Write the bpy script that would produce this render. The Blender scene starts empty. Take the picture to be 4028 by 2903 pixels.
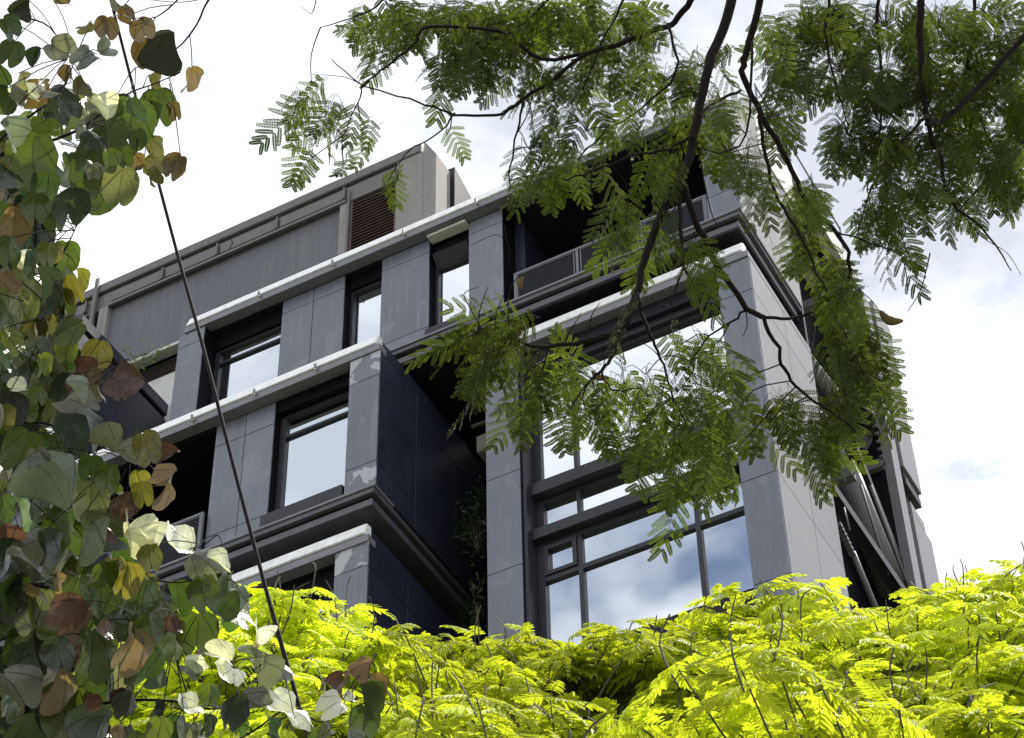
import bpy, bmesh, math, random
import numpy as np
from mathutils import Vector, Matrix
random.seed(7); rng = np.random.default_rng(11)
SC = bpy.context.scene
COL = SC.collection

# ------------------------------------------------------------------ camera
F_PX, PITCH, ROLL, YAW = 8955.4, math.radians(45.2935), math.radians(-1.3218), math.radians(-27.6532)
FW = np.array([math.sin(YAW)*math.cos(PITCH), math.cos(YAW)*math.cos(PITCH), math.sin(PITCH)])
RT0 = np.array([math.cos(YAW), -math.sin(YAW), 0.0]); UP0 = np.cross(RT0, FW)
CR = RT0*math.cos(ROLL)+UP0*math.sin(ROLL); CU = -RT0*math.sin(ROLL)+UP0*math.cos(ROLL)
CAM = np.array([0, 0, 1.6])
cd = bpy.data.cameras.new('camera'); cam = bpy.data.objects.new('camera', cd); COL.objects.link(cam)
cd.sensor_width = 36; cd.lens = F_PX/4028*36; cd.clip_start = 0.05; cd.clip_end = 3000
cam.matrix_world = Matrix(((CR[0], CU[0], -FW[0], CAM[0]), (CR[1], CU[1], -FW[1], CAM[1]), (CR[2], CU[2], -FW[2], CAM[2]), (0, 0, 0, 1)))
SC.camera = cam

# ------------------------------------------------------------------ sky, sun, exposure
SUN_EL, SUN_AZ = math.radians(64), math.radians(24)      # azimuth measured from +y (behind the facade) towards +x
SD = Vector((math.sin(SUN_AZ)*math.cos(SUN_EL), math.cos(SUN_AZ)*math.cos(SUN_EL), math.sin(SUN_EL)))
W = bpy.data.worlds.new('World'); SC.world = W; W.use_nodes = True
nt = W.node_tree; nt.nodes.clear()
def N(t, ty, **kw):
    n = t.nodes.new(ty)
    for k, v in kw.items(): setattr(n, k, v)
    return n
out = N(nt, 'ShaderNodeOutputWorld'); bg = N(nt, 'ShaderNodeBackground'); bg.inputs[1].default_value = 0.1
sky = N(nt, 'ShaderNodeTexSky', sky_type='NISHITA', sun_disc=False, sun_elevation=SUN_EL, sun_rotation=SUN_AZ)
tc = N(nt, 'ShaderNodeTexCoord'); sp = N(nt, 'ShaderNodeSeparateXYZ')
nt.links.new(tc.outputs['Generated'], sp.inputs[0])
ad = N(nt, 'ShaderNodeMath', operation='ADD'); ad.inputs[1].default_value = 0.25
mx = N(nt, 'ShaderNodeMath', operation='MAXIMUM'); mx.inputs[1].default_value = 0.05
nt.links.new(sp.outputs[2], mx.inputs[0]); nt.links.new(mx.outputs[0], ad.inputs[0])
dx = N(nt, 'ShaderNodeMath', operation='DIVIDE'); dy = N(nt, 'ShaderNodeMath', operation='DIVIDE')
for d_, o_ in ((dx, 0), (dy, 1)):
    nt.links.new(sp.outputs[o_], d_.inputs[0]); nt.links.new(ad.outputs[0], d_.inputs[1])
cb = N(nt, 'ShaderNodeCombineXYZ'); nt.links.new(dx.outputs[0], cb.inputs[0]); nt.links.new(dy.outputs[0], cb.inputs[1])
mp = N(nt, 'ShaderNodeMapping'); mp.inputs['Location'].default_value = (5.50823, 11.91775, 0.0); nt.links.new(cb.outputs[0], mp.inputs[0])
n1 = N(nt, 'ShaderNodeTexNoise'); n1.inputs['Scale'].default_value = 5.5; n1.inputs['Detail'].default_value = 9; n1.inputs['Roughness'].default_value = 0.56; n1.inputs['Distortion'].default_value = 0.35
n2 = N(nt, 'ShaderNodeTexNoise'); n2.inputs['Scale'].default_value = 3.0; n2.inputs['Detail'].default_value = 9; n2.inputs['Roughness'].default_value = .6
nt.links.new(mp.outputs[0], n1.inputs['Vector']); nt.links.new(mp.outputs[0], n2.inputs['Vector'])
r1 = N(nt, 'ShaderNodeMapRange'); r1.inputs[1].default_value = 0.33; r1.inputs[2].default_value = 0.47; r1.interpolation_type = 'SMOOTHSTEP'; r1.inputs[3].default_value = .03
nt.links.new(n1.outputs['Fac'], r1.inputs[0])
cr = N(nt, 'ShaderNodeValToRGB')
cr.color_ramp.elements[0].position = 0.40; cr.color_ramp.elements[0].color = (5.2, 5.55, 6.2, 1)
cr.color_ramp.elements[1].position = 0.60; cr.color_ramp.elements[1].color = (11.5, 11.6, 11.8, 1)
nt.links.new(n2.outputs['Fac'], cr.inputs[0])
mxc = N(nt, 'ShaderNodeMix', data_type='RGBA')
nt.links.new(r1.outputs[0], mxc.inputs[0]); nt.links.new(sky.outputs[0], mxc.inputs[6]); nt.links.new(cr.outputs[0], mxc.inputs[7])
nt.links.new(mxc.outputs[2], bg.inputs[0]); nt.links.new(bg.outputs[0], out.inputs[0])
sl = bpy.data.lights.new('sun', 'SUN'); sl.energy = 5.0; sl.angle = math.radians(0.6); sl.color = (1, 0.95, 0.87)
so = bpy.data.objects.new('sun', sl); COL.objects.link(so); so.location = (30, 30, 60)
so.rotation_euler = SD.to_track_quat('Z', 'Y').to_euler()
SC.view_settings.view_transform = 'Standard'; SC.view_settings.look = 'None'; SC.view_settings.gamma = 1
SC.view_settings.exposure = 0.55
SC.cycles.max_bounces = 6; SC.cycles.transparent_max_bounces = 6; SC.cycles.diffuse_bounces = 3; SC.cycles.transmission_bounces = 4

# ------------------------------------------------------------------ helpers
CROP = {'0': (0, 0, 1), 'D': (0, 0, .56306), '1': (300, 500, 1.3625), '2': (500, 1300, 1.3627), '3': (1700, 700, 1.3625), '4': (1800, 1600, 1.557),
        '5': (2900, 400, 1.3625), '6': (3000, 1600, 1.816), 'a': (0, 0, 1.6345), 'b': (0, 900, 1.6345), 'c': (0, 1900, 1.512)}
def ray(k, x, y):
    a, b, s = CROP[k]; X, Y = a+x/s, b+y/s
    d = FW*F_PX+CR*(X-2014)+CU*(1451.5-Y); return d/np.linalg.norm(d)
def at(k, x, y, r): return CAM+ray(k, x, y)*r
def onY(k, x, y, v): d = ray(k, x, y); return CAM+d*(v-CAM[1])/d[1]
def onX(k, x, y, v): d = ray(k, x, y); return CAM+d*(v-CAM[0])/d[0]

def tag(o, label=None, cat=None, group=None, kind=None):
    if label: o['label'] = label
    if cat: o['category'] = cat
    if group: o['group'] = group
    if kind: o['kind'] = kind
    return o
def empty(name, loc):
    o = bpy.data.objects.new(name, None); COL.objects.link(o); o.location = loc; o.empty_display_size = .3; return o
def link(name, me, parent=None, mats=()):
    for m in mats:
        if m.name not in [q.name for q in me.materials if q]: me.materials.append(m)
    o = bpy.data.objects.new(name, me); COL.objects.link(o)
    if parent is not None:
        o.parent = parent; o.matrix_parent_inverse = Matrix.Translation(-Vector(root_loc(parent)))
    return o
def root_loc(p):
    # only roots (empties) carry a location; every mesh is built in world coordinates
    return p.location if p.parent is None else Vector((0, 0, 0))
def box(name, x0, x1, y0, y1, z0, z1, m, parent, bev=.006):
    x0, x1 = sorted((x0, x1)); y0, y1 = sorted((y0, y1)); z0, z1 = sorted((z0, z1))
    bm = bmesh.new()
    v = [bm.verts.new((x, y, z)) for x in (x0, x1) for y in (y0, y1) for z in (z0, z1)]
    for f in ((0, 1, 3, 2), (4, 6, 7, 5), (0, 4, 5, 1), (2, 3, 7, 6), (0, 2, 6, 4), (1, 5, 7, 3)): bm.faces.new([v[i] for i in f])
    if bev: bmesh.ops.bevel(bm, geom=bm.edges[:], offset=min(bev, .3*min(x1-x0, y1-y0, z1-z0)), segments=1, affect='EDGES')
    bmesh.ops.recalc_face_normals(bm, faces=bm.faces[:])
    me = bpy.data.meshes.new(name); bm.to_mesh(me); bm.free()
    return link(name, me, parent, (m,))
class MB:
    """collects verts/faces of one mesh"""
    def __init__(s): s.v = []; s.f = []; s.mi = []; s.n = 0
    def add(s, v, f, mi=0):
        v = np.asarray(v, float); s.v.append(v); s.f += [tuple(i+s.n for i in q) for q in f]; s.mi += [mi]*len(f); s.n += len(v)
    def tube(s, pts, rad, seg=6, mi=0, cap=True):
        pts = [np.asarray(p, float) for p in pts]; n = len(pts)
        if np.isscalar(rad): rad = [rad]*n
        V = []; ref = np.array([.3, .2, .93])
        for i, p in enumerate(pts):
            t = pts[min(i+1, n-1)]-pts[max(i-1, 0)]; t = t/(np.linalg.norm(t)+1e-12)
            a = np.cross(t, ref); 
            if np.linalg.norm(a) < .05: a = np.cross(t, [1, 0, 0])
            a /= np.linalg.norm(a); b = np.cross(t, a)
            for k in range(seg):
                w = 2*math.pi*k/seg; V.append(p+rad[i]*(a*math.cos(w)+b*math.sin(w)))
        Fc = [(i*seg+k, i*seg+(k+1) % seg, (i+1)*seg+(k+1) % seg, (i+1)*seg+k) for i in range(n-1) for k in range(seg)]
        if cap: Fc += [tuple(range(seg))[::-1], tuple((n-1)*seg+k for k in range(seg))]
        s.add(V, Fc, mi)
    def obox(s, c, ax, ay, az, mi=0):
        c, ax, ay, az = map(lambda q: np.asarray(q, float), (c, ax, ay, az))
        V = [c+i*ax+j*ay+k*az for i in (-1, 1) for j in (-1, 1) for k in (-1, 1)]
        s.add(V, ((0, 1, 3, 2), (4, 6, 7, 5), (0, 4, 5, 1), (2, 3, 7, 6), (0, 2, 6, 4), (1, 5, 7, 3)), mi)
    def abox(s, x0, x1, y0, y1, z0, z1, mi=0):
        s.obox(((x0+x1)/2, (y0+y1)/2, (z0+z1)/2), (abs(x1-x0)/2, 0, 0), (0, abs(y1-y0)/2, 0), (0, 0, abs(z1-z0)/2), mi)
    def mesh(s, name, smooth=False):
        me = bpy.data.meshes.new(name)
        V = np.concatenate(s.v) if s.v else np.zeros((0, 3))
        me.from_pydata(V.tolist(), [], s.f)
        if any(s.mi): me.polygons.foreach_set('material_index', s.mi)
        if smooth: me.polygons.foreach_set('use_smooth', [True]*len(s.f))
        me.update(); return me
    def build(s, name, mats, parent, smooth=False):
        return link(name, s.mesh(name, smooth), parent, mats if isinstance(mats, (list, tuple)) else (mats,))

# ------------------------------------------------------------------ materials
def newmat(name):
    m = bpy.data.materials.new(name); m.use_nodes = True; t = m.node_tree; b = t.nodes['Principled BSDF']; return m, t, b
def surf(name, col, rough=.5, metal=0., var=.12, streak=0., streak_col=None, scale=2.5, bump=.0, objvar=.0, spec=.5, patch=None):
    m, t, b = newmat(name)
    b.inputs['Roughness'].default_value = rough; b.inputs['Metallic'].default_value = metal; b.inputs['Specular IOR Level'].default_value = spec
    geo = N(t, 'ShaderNodeNewGeometry')
    nz = N(t, 'ShaderNodeTexNoise'); nz.inputs['Scale'].default_value = scale; nz.inputs['Detail'].default_value = 8; nz.inputs['Roughness'].default_value = .62
    t.links.new(geo.outputs['Position'], nz.inputs['Vector'])
    mr = N(t, 'ShaderNodeMapRange'); mr.inputs[1].default_value = .28; mr.inputs[2].default_value = .72; mr.inputs[3].default_value = 1-var; mr.inputs[4].default_value = 1+var
    t.links.new(nz.outputs['Fac'], mr.inputs[0])
    val = mr.outputs[0]
    if objvar:
        oi = N(t, 'ShaderNodeObjectInfo'); m2 = N(t, 'ShaderNodeMapRange'); m2.inputs[3].default_value = 1-objvar; m2.inputs[4].default_value = 1+objvar
        t.links.new(oi.outputs['Random'], m2.inputs[0]); mm = N(t, 'ShaderNodeMath', operation='MULTIPLY')
        t.links.new(val, mm.inputs[0]); t.links.new(m2.outputs[0], mm.inputs[1]); val = mm.outputs[0]
    mul = N(t, 'ShaderNodeVectorMath', operation='SCALE'); mul.inputs[0].default_value = col
    t.links.new(val, mul.inputs['Scale']); c = mul.outputs[0]
    if streak:
        mpn = N(t, 'ShaderNodeMapping'); mpn.inputs['Scale'].default_value = (9, 9, .7); t.links.new(geo.outputs['Position'], mpn.inputs[0])
        ns = N(t, 'ShaderNodeTexNoise'); ns.inputs['Scale'].default_value = 1.3; ns.inputs['Detail'].default_value = 5; t.links.new(mpn.outputs[0], ns.inputs['Vector'])
        rs = N(t, 'ShaderNodeMapRange'); rs.inputs[1].default_value = .5; rs.inputs[2].default_value = .75; rs.inputs[4].default_value = streak; t.links.new(ns.outputs['Fac'], rs.inputs[0])
        mc = N(t, 'ShaderNodeMix', data_type='RGBA'); t.links.new(rs.outputs[0], mc.inputs[0]); t.links.new(c, mc.inputs[6]); mc.inputs[7].default_value = (*streak_col, 1); c = mc.outputs[2]
    if patch:
        npx = N(t, 'ShaderNodeTexNoise'); npx.inputs['Scale'].default_value = patch[0]; npx.inputs['Detail'].default_value = 3; npx.inputs['Distortion'].default_value = 1.2
        t.links.new(geo.outputs['Position'], npx.inputs['Vector'])
        rs = N(t, 'ShaderNodeMapRange'); rs.inputs[1].default_value = patch[1]; rs.inputs[2].default_value = patch[1]+.012; rs.inputs[4].default_value = patch[3]; t.links.new(npx.outputs['Fac'], rs.inputs[0])
        mc = N(t, 'ShaderNodeMix', data_type='RGBA'); t.links.new(rs.outputs[0], mc.inputs[0]); t.links.new(c, mc.inputs[6]); mc.inputs[7].default_value = (*patch[2], 1); c = mc.outputs[2]
    t.links.new(c, b.inputs['Base Color'])
    rr = N(t, 'ShaderNodeMapRange'); rr.inputs[3].default_value = max(.02, rough-.1); rr.inputs[4].default_value = min(1, rough+.12); t.links.new(nz.outputs['Fac'], rr.inputs[0]); t.links.new(rr.outputs[0], b.inputs['Roughness'])
    if bump:
        bp = N(t, 'ShaderNodeBump'); bp.inputs['Strength'].default_value = bump; bp.inputs['Distance'].default_value = .02
        n3 = N(t, 'ShaderNodeTexNoise'); n3.inputs['Scale'].default_value = scale*9; n3.inputs['Detail'].default_value = 6; t.links.new(geo.outputs['Position'], n3.inputs['Vector'])
        t.links.new(n3.outputs['Fac'], bp.inputs['Height']); t.links.new(bp.outputs[0], b.inputs['Normal'])
    return m
M = {}
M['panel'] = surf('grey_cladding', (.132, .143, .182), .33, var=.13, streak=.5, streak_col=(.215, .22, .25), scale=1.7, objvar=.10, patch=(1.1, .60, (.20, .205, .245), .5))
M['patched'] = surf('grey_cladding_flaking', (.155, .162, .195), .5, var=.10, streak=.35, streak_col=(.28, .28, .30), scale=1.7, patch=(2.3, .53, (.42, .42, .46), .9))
M['side'] = surf('sunlit_side_cladding', (.168, .166, .180), .40, var=.08, streak=.28, streak_col=(.255, .248, .252), scale=1.7, objvar=.08)  # same cladding as the front; its warmer sunlit look is put into the colour
M['dark'] = surf('charcoal_render_and_shade', (.013, .013, .020), .6, spec=.2, var=.2, streak=.15, streak_col=(.03, .03, .036))  # on balcony interiors and soffits the shade is put into this dark colour
M['blackish'] = surf('dark_joint_and_shade', (.006, .006, .009), .7, var=.2, spec=.1)  # dark joints, and painted shade for window heads, slots and recesses
M['cap'] = surf('pale_metal_coping', (.86, .86, .87), .45, var=.10, streak=.4, streak_col=(.5, .49, .48), scale=4, bump=.05)
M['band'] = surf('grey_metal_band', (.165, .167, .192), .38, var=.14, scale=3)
M['lowband'] = surf('dark_metal_band', (.085, .086, .104), .35, var=.18, scale=3, spec=.4)
M['side_shade'] = surf('shaded_side_cladding', (.024, .027, .047), .32, spec=.3, var=.25, streak=.3, streak_col=(.055, .06, .082), scale=1.4, objvar=.08)  # sides that lie in shade: the shade is put into the colour
M['frame'] = surf('window_frame_metal', (.029, .029, .038), .4, spec=.25, var=.1, scale=3)
M['rail'] = surf('balcony_frame_metal', (.13, .137, .155), .4, var=.1, scale=3)
M['screen'] = surf('roof_screen_cloth', (.125, .13, .152), .75, var=.08, streak=.5, streak_col=(.21, .20, .19), scale=1.1, bump=.15)
M['fascia'] = surf('roof_fascia_board', (.125, .118, .122), .55, var=.16, streak=.4, streak_col=(.2, .19, .18), scale=2.4)
M['louvre'] = surf('brown_louvre', (.105, .066, .056), .55, var=.15)
M['white'] = surf('white_render', (.60, .59, .57), .7, var=.10, streak=.35, streak_col=(.40, .38, .35), scale=3, bump=.1)
M['concrete'] = surf('stained_concrete', (.26, .25, .245), .8, var=.15, streak=.6, streak_col=(.19, .165, .145), scale=2, bump=.2)
M['duct'] = surf('duct_metal', (.15, .15, .162), .5, spec=.3, var=.14, streak=.35, streak_col=(.09, .088, .086), scale=3)
M['steel'] = surf('dark_steel', (.026, .026, .032), .45, var=.2, spec=.25)
M['bulb'] = surf('lamp_glass', (.75, .72, .6), .2)
M['lamp'] = surf('lamp_metal', (.22, .22, .22), .35)
M['cable'] = surf('black_cable', (.012, .011, .012), .8, var=.15, scale=20, spec=.12)
M['soil'] = surf('lawn_and_paving', (.10, .105, .07), .9, var=.4, scale=.6, bump=.4)
M['bark'] = surf('brown_bark', (.014, .010, .010), .8, spec=.2, var=.35, scale=18, bump=.4)
M['bark2'] = surf('grey_bark', (.075, .066, .058), .8, var=.35, scale=14, bump=.4)
M['pod'] = surf('seed_pod', (.16, .11, .035), .55, var=.35, scale=40, bump=.3)
def glassmat():
    m, t, b = newmat('solar_glass')
    b.inputs['Base Color'].default_value = (.74, .77, .80, 1); b.inputs['Metallic'].default_value = 1; b.inputs['Roughness'].default_value = .035
    geo = N(t, 'ShaderNodeNewGeometry'); nz = N(t, 'ShaderNodeTexNoise'); nz.inputs['Scale'].default_value = .9; nz.inputs['Detail'].default_value = 1; t.links.new(geo.outputs['Position'], nz.inputs['Vector'])
    bp = N(t, 'ShaderNodeBump'); bp.inputs['Strength'].default_value = .10; bp.inputs['Distance'].default_value = .03; t.links.new(nz.outputs['Fac'], bp.inputs['Height']); t.links.new(bp.outputs[0], b.inputs['Normal'])
    return m
M['glass'] = glassmat()
def meshpanel():
    m, t, b = newmat('fine_wire_mesh'); b.inputs['Specular IOR Level'].default_value = .08
    geo = N(t, 'ShaderNodeNewGeometry'); b.inputs['Roughness'].default_value = .6
    ck = N(t, 'ShaderNodeTexChecker'); ck.inputs['Scale'].default_value = 60; ck.inputs[1].default_value = (.012, .012, .017, 1); ck.inputs[2].default_value = (.024, .024, .032, 1)
    t.links.new(geo.outputs['Position'], ck.inputs['Vector']); t.links.new(ck.outputs[0], b.inputs['Base Color']); return m
M['wire'] = meshpanel()
def leafmat(name, col, tcol, trans=.45, rough=.4, objcol=False, vary=.25, spec=.5, veins=False, face_attr=None, randhue=0.):
    m, t, b = newmat(name)
    b.inputs['Roughness'].default_value = rough; b.inputs['Specular IOR Level'].default_value = spec
    tr = N(t, 'ShaderNodeBsdfTranslucent'); mixs = N(t, 'ShaderNodeMixShader'); mixs.inputs[0].default_value = trans
    o = t.nodes['Material Output']
    tcx = N(t, 'ShaderNodeTexCoord')
    nz = N(t, 'ShaderNodeTexNoise'); nz.inputs['Scale'].default_value = 9 if objcol else 1.6; nz.inputs['Detail'].default_value = 5
    geo = N(t, 'ShaderNodeNewGeometry'); t.links.new(geo.outputs['Position'], nz.inputs['Vector'])
    mr = N(t, 'ShaderNodeMapRange'); mr.inputs[1].default_value = .3; mr.inputs[2].default_value = .7; mr.inputs[3].default_value = 1-vary; mr.inputs[4].default_value = 1+vary; t.links.new(nz.outputs['Fac'], mr.inputs[0])
    val = mr.outputs[0]
    oi = N(t, 'ShaderNodeObjectInfo')
    if veins:
        # palmate veins run out from the leaf base: bands in the angle round it (UV holds the flat leaf outline)
        uvn = N(t, 'ShaderNodeUVMap'); sx = N(t, 'ShaderNodeSeparateXYZ'); t.links.new(uvn.outputs[0], sx.inputs[0])
        at2 = N(t, 'ShaderNodeMath', operation='ARCTAN2'); t.links.new(sx.outputs[0], at2.inputs[0])
        ya = N(t, 'ShaderNodeMath', operation='ADD'); ya.inputs[1].default_value = .12; t.links.new(sx.outputs[1], ya.inputs[0]); t.links.new(ya.outputs[0], at2.inputs[1])
        ms = N(t, 'ShaderNodeMath', operation='MULTIPLY'); ms.inputs[1].default_value = 11.5; t.links.new(at2.outputs[0], ms.inputs[0])
        cs = N(t, 'ShaderNodeMath', operation='COSINE'); t.links.new(ms.outputs[0], cs.inputs[0])
        vr = N(t, 'ShaderNodeMapRange'); vr.inputs[1].default_value = .93; vr.inputs[2].default_value = 1.; vr.inputs[3].default_value = 1.; vr.inputs[4].default_value = .62; t.links.new(cs.outputs[0], vr.inputs[0])
        mv = N(t, 'ShaderNodeMath', operation='MULTIPLY'); t.links.new(val, mv.inputs[0]); t.links.new(vr.outputs[0], mv.inputs[1]); val = mv.outputs[0]
        bp = N(t, 'ShaderNodeBump'); bp.inputs['Strength'].default_value = .8; bp.inputs['Distance'].default_value = .006
        n3 = N(t, 'ShaderNodeTexNoise'); n3.inputs['Scale'].default_value = 45; n3.inputs['Detail'].default_value = 4; t.links.new(geo.outputs['Position'], n3.inputs['Vector'])
        ab = N(t, 'ShaderNodeMath', operation='ADD'); t.links.new(n3.outputs['Fac'], ab.inputs[0]); t.links.new(vr.outputs[0], ab.inputs[1])
        t.links.new(ab.outputs[0], bp.inputs['Height']); t.links.new(bp.outputs[0], b.inputs['Normal']); t.links.new(bp.outputs[0], tr.inputs['Normal'])
    if objcol:
        if face_attr:
            a = N(t, 'ShaderNodeAttribute'); a.attribute_name = face_attr; src = a.outputs['Color']
        else: src = oi.outputs['Color']
        ns = N(t, 'ShaderNodeTexNoise'); ns.inputs['Scale'].default_value = 60; ns.inputs['Detail'].default_value = 3; t.links.new(geo.outputs['Position'], ns.inputs['Vector'])
        rs = N(t, 'ShaderNodeMapRange'); rs.inputs[1].default_value = .62; rs.inputs[2].default_value = .70; rs.inputs[4].default_value = .32; t.links.new(ns.outputs['Fac'], rs.inputs[0])
        mc = N(t, 'ShaderNodeMix', data_type='RGBA'); mc.inputs[7].default_value = (.07, .045, .022, 1); t.links.new(rs.outputs[0], mc.inputs[0]); t.links.new(src, mc.inputs[6]); src = mc.outputs[2]
        s1 = N(t, 'ShaderNodeVectorMath', operation='SCALE'); t.links.new(src, s1.inputs[0]); t.links.new(val, s1.inputs['Scale'])
        s2 = N(t, 'ShaderNodeVectorMath', operation='MULTIPLY'); t.links.new(s1.outputs[0], s2.inputs[0]); s2.inputs[1].default_value = tcol
        t.links.new(s1.outputs[0], b.inputs['Base Color']); t.links.new(s2.outputs[0], tr.inputs[0])
    else:
        if randhue:
            m2 = N(t, 'ShaderNodeMapRange'); m2.inputs[3].default_value = 1-randhue; m2.inputs[4].default_value = 1+randhue; t.links.new(oi.outputs['Random'], m2.inputs[0])
            mv = N(t, 'ShaderNodeMath', operation='MULTIPLY'); t.links.new(val, mv.inputs[0]); t.links.new(m2.outputs[0], mv.inputs[1]); val = mv.outputs[0]
        for c_, tgt in ((col, b.inputs['Base Color']), (tcol, tr.inputs[0])):
            s1 = N(t, 'ShaderNodeVectorMath', operation='SCALE'); s1.inputs[0].default_value = c_; t.links.new(val, s1.inputs['Scale']); t.links.new(s1.outputs[0], tgt)
    t.links.new(b.outputs[0], mixs.inputs[1]); t.links.new(tr.outputs[0], mixs.inputs[2]); t.links.new(mixs.outputs[0], o.inputs[0])
    return m
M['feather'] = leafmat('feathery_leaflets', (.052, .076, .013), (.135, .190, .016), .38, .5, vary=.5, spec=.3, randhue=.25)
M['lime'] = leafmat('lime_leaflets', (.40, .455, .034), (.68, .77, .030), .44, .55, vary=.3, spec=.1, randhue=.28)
M['broad'] = leafmat('broad_leaf', None, (1.5, 1.5, .7), .32, .33, objcol=True, vary=.3, veins=True, spec=.8)
M['broad2'] = leafmat('broad_leaf_mass', None, (1.5, 1.5, .7), .38, .33, objcol=True, vary=.22, veins=True, face_attr='leaf_col')
M['vine'] = leafmat('dark_vine_leaf', (.035, .06, .018), (.06, .10, .02), .3, .4, vary=.3)
M['pale_leaf'] = leafmat('pale_leaf', (.16, .26, .08), (.25, .40, .06), .3, .3, vary=.3)

# ------------------------------------------------------------------ ground
g = MB(); g.add([(-400, -400, 0), (400, -400, 0), (400, 400, 0), (-400, 400, 0)], [(0, 1, 2, 3)])
tag(g.build('ground', M['soil'], None), kind='structure')

# ------------------------------------------------------------------ the building
BL = empty('office_building', (-14, 26, 0))
tag(BL, 'dark grey panelled apartment block with stacked boxes, pale ledges and mirrored windows', 'building')
def panels_front(x0, x1, y, zs, m, gap=.012, th=.03, parent=BL, seams=()):
    xs = [x0]+list(seams)+[x1]
    for a, b in zip(xs[:-1], xs[1:]):
        for c, d in zip(zs[:-1], zs[1:]):
            mm = m(a, c) if callable(m) else m
            box('wall_panel', a+gap/2, b-gap/2, y, y+th, c+gap/2, d-gap/2, mm, parent, .003)
def panels_side(x, y0, y1, zs, m, gap=.012, th=.03, seams=(), parent=BL):
    ys = [y0]+list(seams)+[y1]
    for a, b in zip(ys[:-1], ys[1:]):
        for c, d in zip(zs[:-1], zs[1:]): box('wall_panel', x-th, x, a+gap/2, b-gap/2, c+gap/2, d-gap/2, m, parent, .003)
def pier(x0, x1, y, zs, m=None, seams=(), depth=.45):
    box('pier', x0+.004, x1-.004, y+.031, y+depth, zs[0], zs[-1], M['blackish'], BL, 0)
    panels_front(x0, x1, y, zs, m or M['panel'], seams=seams)
def window(x0, x1, y, z0, z1, mull=(), trans=(), fw=.055, deep=.09, left_frame=None):
    """frame (one mesh) with a pane for every light"""
    f = MB(); lf = left_frame or fw
    f.abox(x0, x0+lf, y-deep/2, y+deep/2, z0, z1); f.abox(x1-fw, x1, y-deep/2, y+deep/2, z0, z1)
    f.abox(x0+lf, x1-fw, y-deep/2, y+deep/2, z0, z0+fw); f.abox(x0+lf, x1-fw, y-deep/2, y+deep/2, z1-fw, z1)
    xs = [x0+lf]; 
    for q in mull:
        f.abox(q-fw*.45, q+fw*.45, y-deep/2+.004, y+deep/2, z0+fw, z1-fw); xs += [q-fw*.45, q+fw*.45]
    xs.append(x1-fw); zs = [z0+fw]
    for q in trans:
        for i in range(0, len(xs), 2): f.abox(xs[i], xs[i+1], y-deep/2+.002, y+deep/2, q-fw*.5, q+fw*.5)
        zs += [q-fw*.5, q+fw*.5]
    zs.append(z1-fw)
    o = f.build('window', M['frame'], BL)
    for i in range(0, len(xs), 2):
        for j in range(0, len(zs), 2):
            p = MB(); tx, tz = random.uniform(-.004, .004), random.uniform(-.006, .006)
            a, b, c, d = xs[i], xs[i+1], zs[j], zs[j+1]
            V = [(a, y+.012+tx, c), (b, y+.012-tx, c), (b, y+.012-tx+tz, d), (a, y+.012+tx+tz, d)]
            V += [(vx, vy+.012, vz) for vx, vy, vz in V]
            p.add(V, ((0, 1, 2, 3), (7, 6, 5, 4), (0, 4, 5, 1), (1, 5, 6, 2), (2, 6, 7, 3), (3, 7, 4, 0)))
            p.build('pane', M['glass'], o)
    return o
def ledge(x0, x1, y, z, side_back=None, xin=.09, yin=.02, lamps=(), bright='cap', side='band'):
    """coping, shadow joint and band that crown a storey; z = top of the coping"""
    xr = x1-xin
    a, b = y+yin-.05, y+.22
    bm = bmesh.new(); vv = [bm.verts.new(q) for q in ((x0, a, z-.295), (x0, b, z-.295), (x0, b, z), (x0, a+.11, z), (xr, a, z-.295), (xr, b, z-.295), (xr, b, z), (xr, a+.11, z))]
    for q in ((0, 3, 2, 1), (4, 5, 6, 7), (0, 4, 7, 3), (1, 2, 6, 5), (0, 1, 5, 4), (3, 7, 6, 2)): bm.faces.new([vv[i] for i in q])
    bmesh.ops.bevel(bm, geom=bm.edges[:], offset=.018, segments=2, affect='EDGES'); bmesh.ops.recalc_face_normals(bm, faces=bm.faces[:])
    me = bpy.data.meshes.new('coping'); bm.to_mesh(me); bm.free(); link('coping', me, BL, (M[bright],))
    if side_back: box('coping', xr-.35, xr-.02, y+.223, side_back, z-.26, z-.01, M[side], BL, .02)
    box('shadow_joint', x0+.05, xr-.06, y+yin+.14, y+.7, z-.345, z-.297, M['blackish'], BL, 0)
    if side_back: box('shadow_joint', xr-.4, xr-.06, y+.703, side_back-.01, z-.345, z-.297, M['blackish'], BL, 0)
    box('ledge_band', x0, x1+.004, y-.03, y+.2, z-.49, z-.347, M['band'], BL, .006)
    box('ledge_soffit', x0, x1-.41, y+.203, y+.7, z-.485, z-.35, M['dark'], BL, 0)  # dark colour stands for the shade under the ledge
    if side_back: box('ledge_band', x1-.4, x1+.004, y+.203, side_back, z-.49, z-.347, M[side], BL, .006)
    for lx in lamps:
        l = MB(); l.abox(lx-.012, lx+.012, y-.075, y-.03, z-.40, z-.375); l.tube([(lx, y-.10, z-.30), (lx, y-.085, z-.40)], [.020, .034], 8)
        o = l.build('spotlight', M['lamp'], BL); 
        b = MB(); b.tube([(lx, y-.0835, z-.401), (lx, y-.081, z-.420), (lx, y-.080, z-.428)], [.030, .022, .006], 8); b.build('bulb', M['bulb'], o, True)
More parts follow.
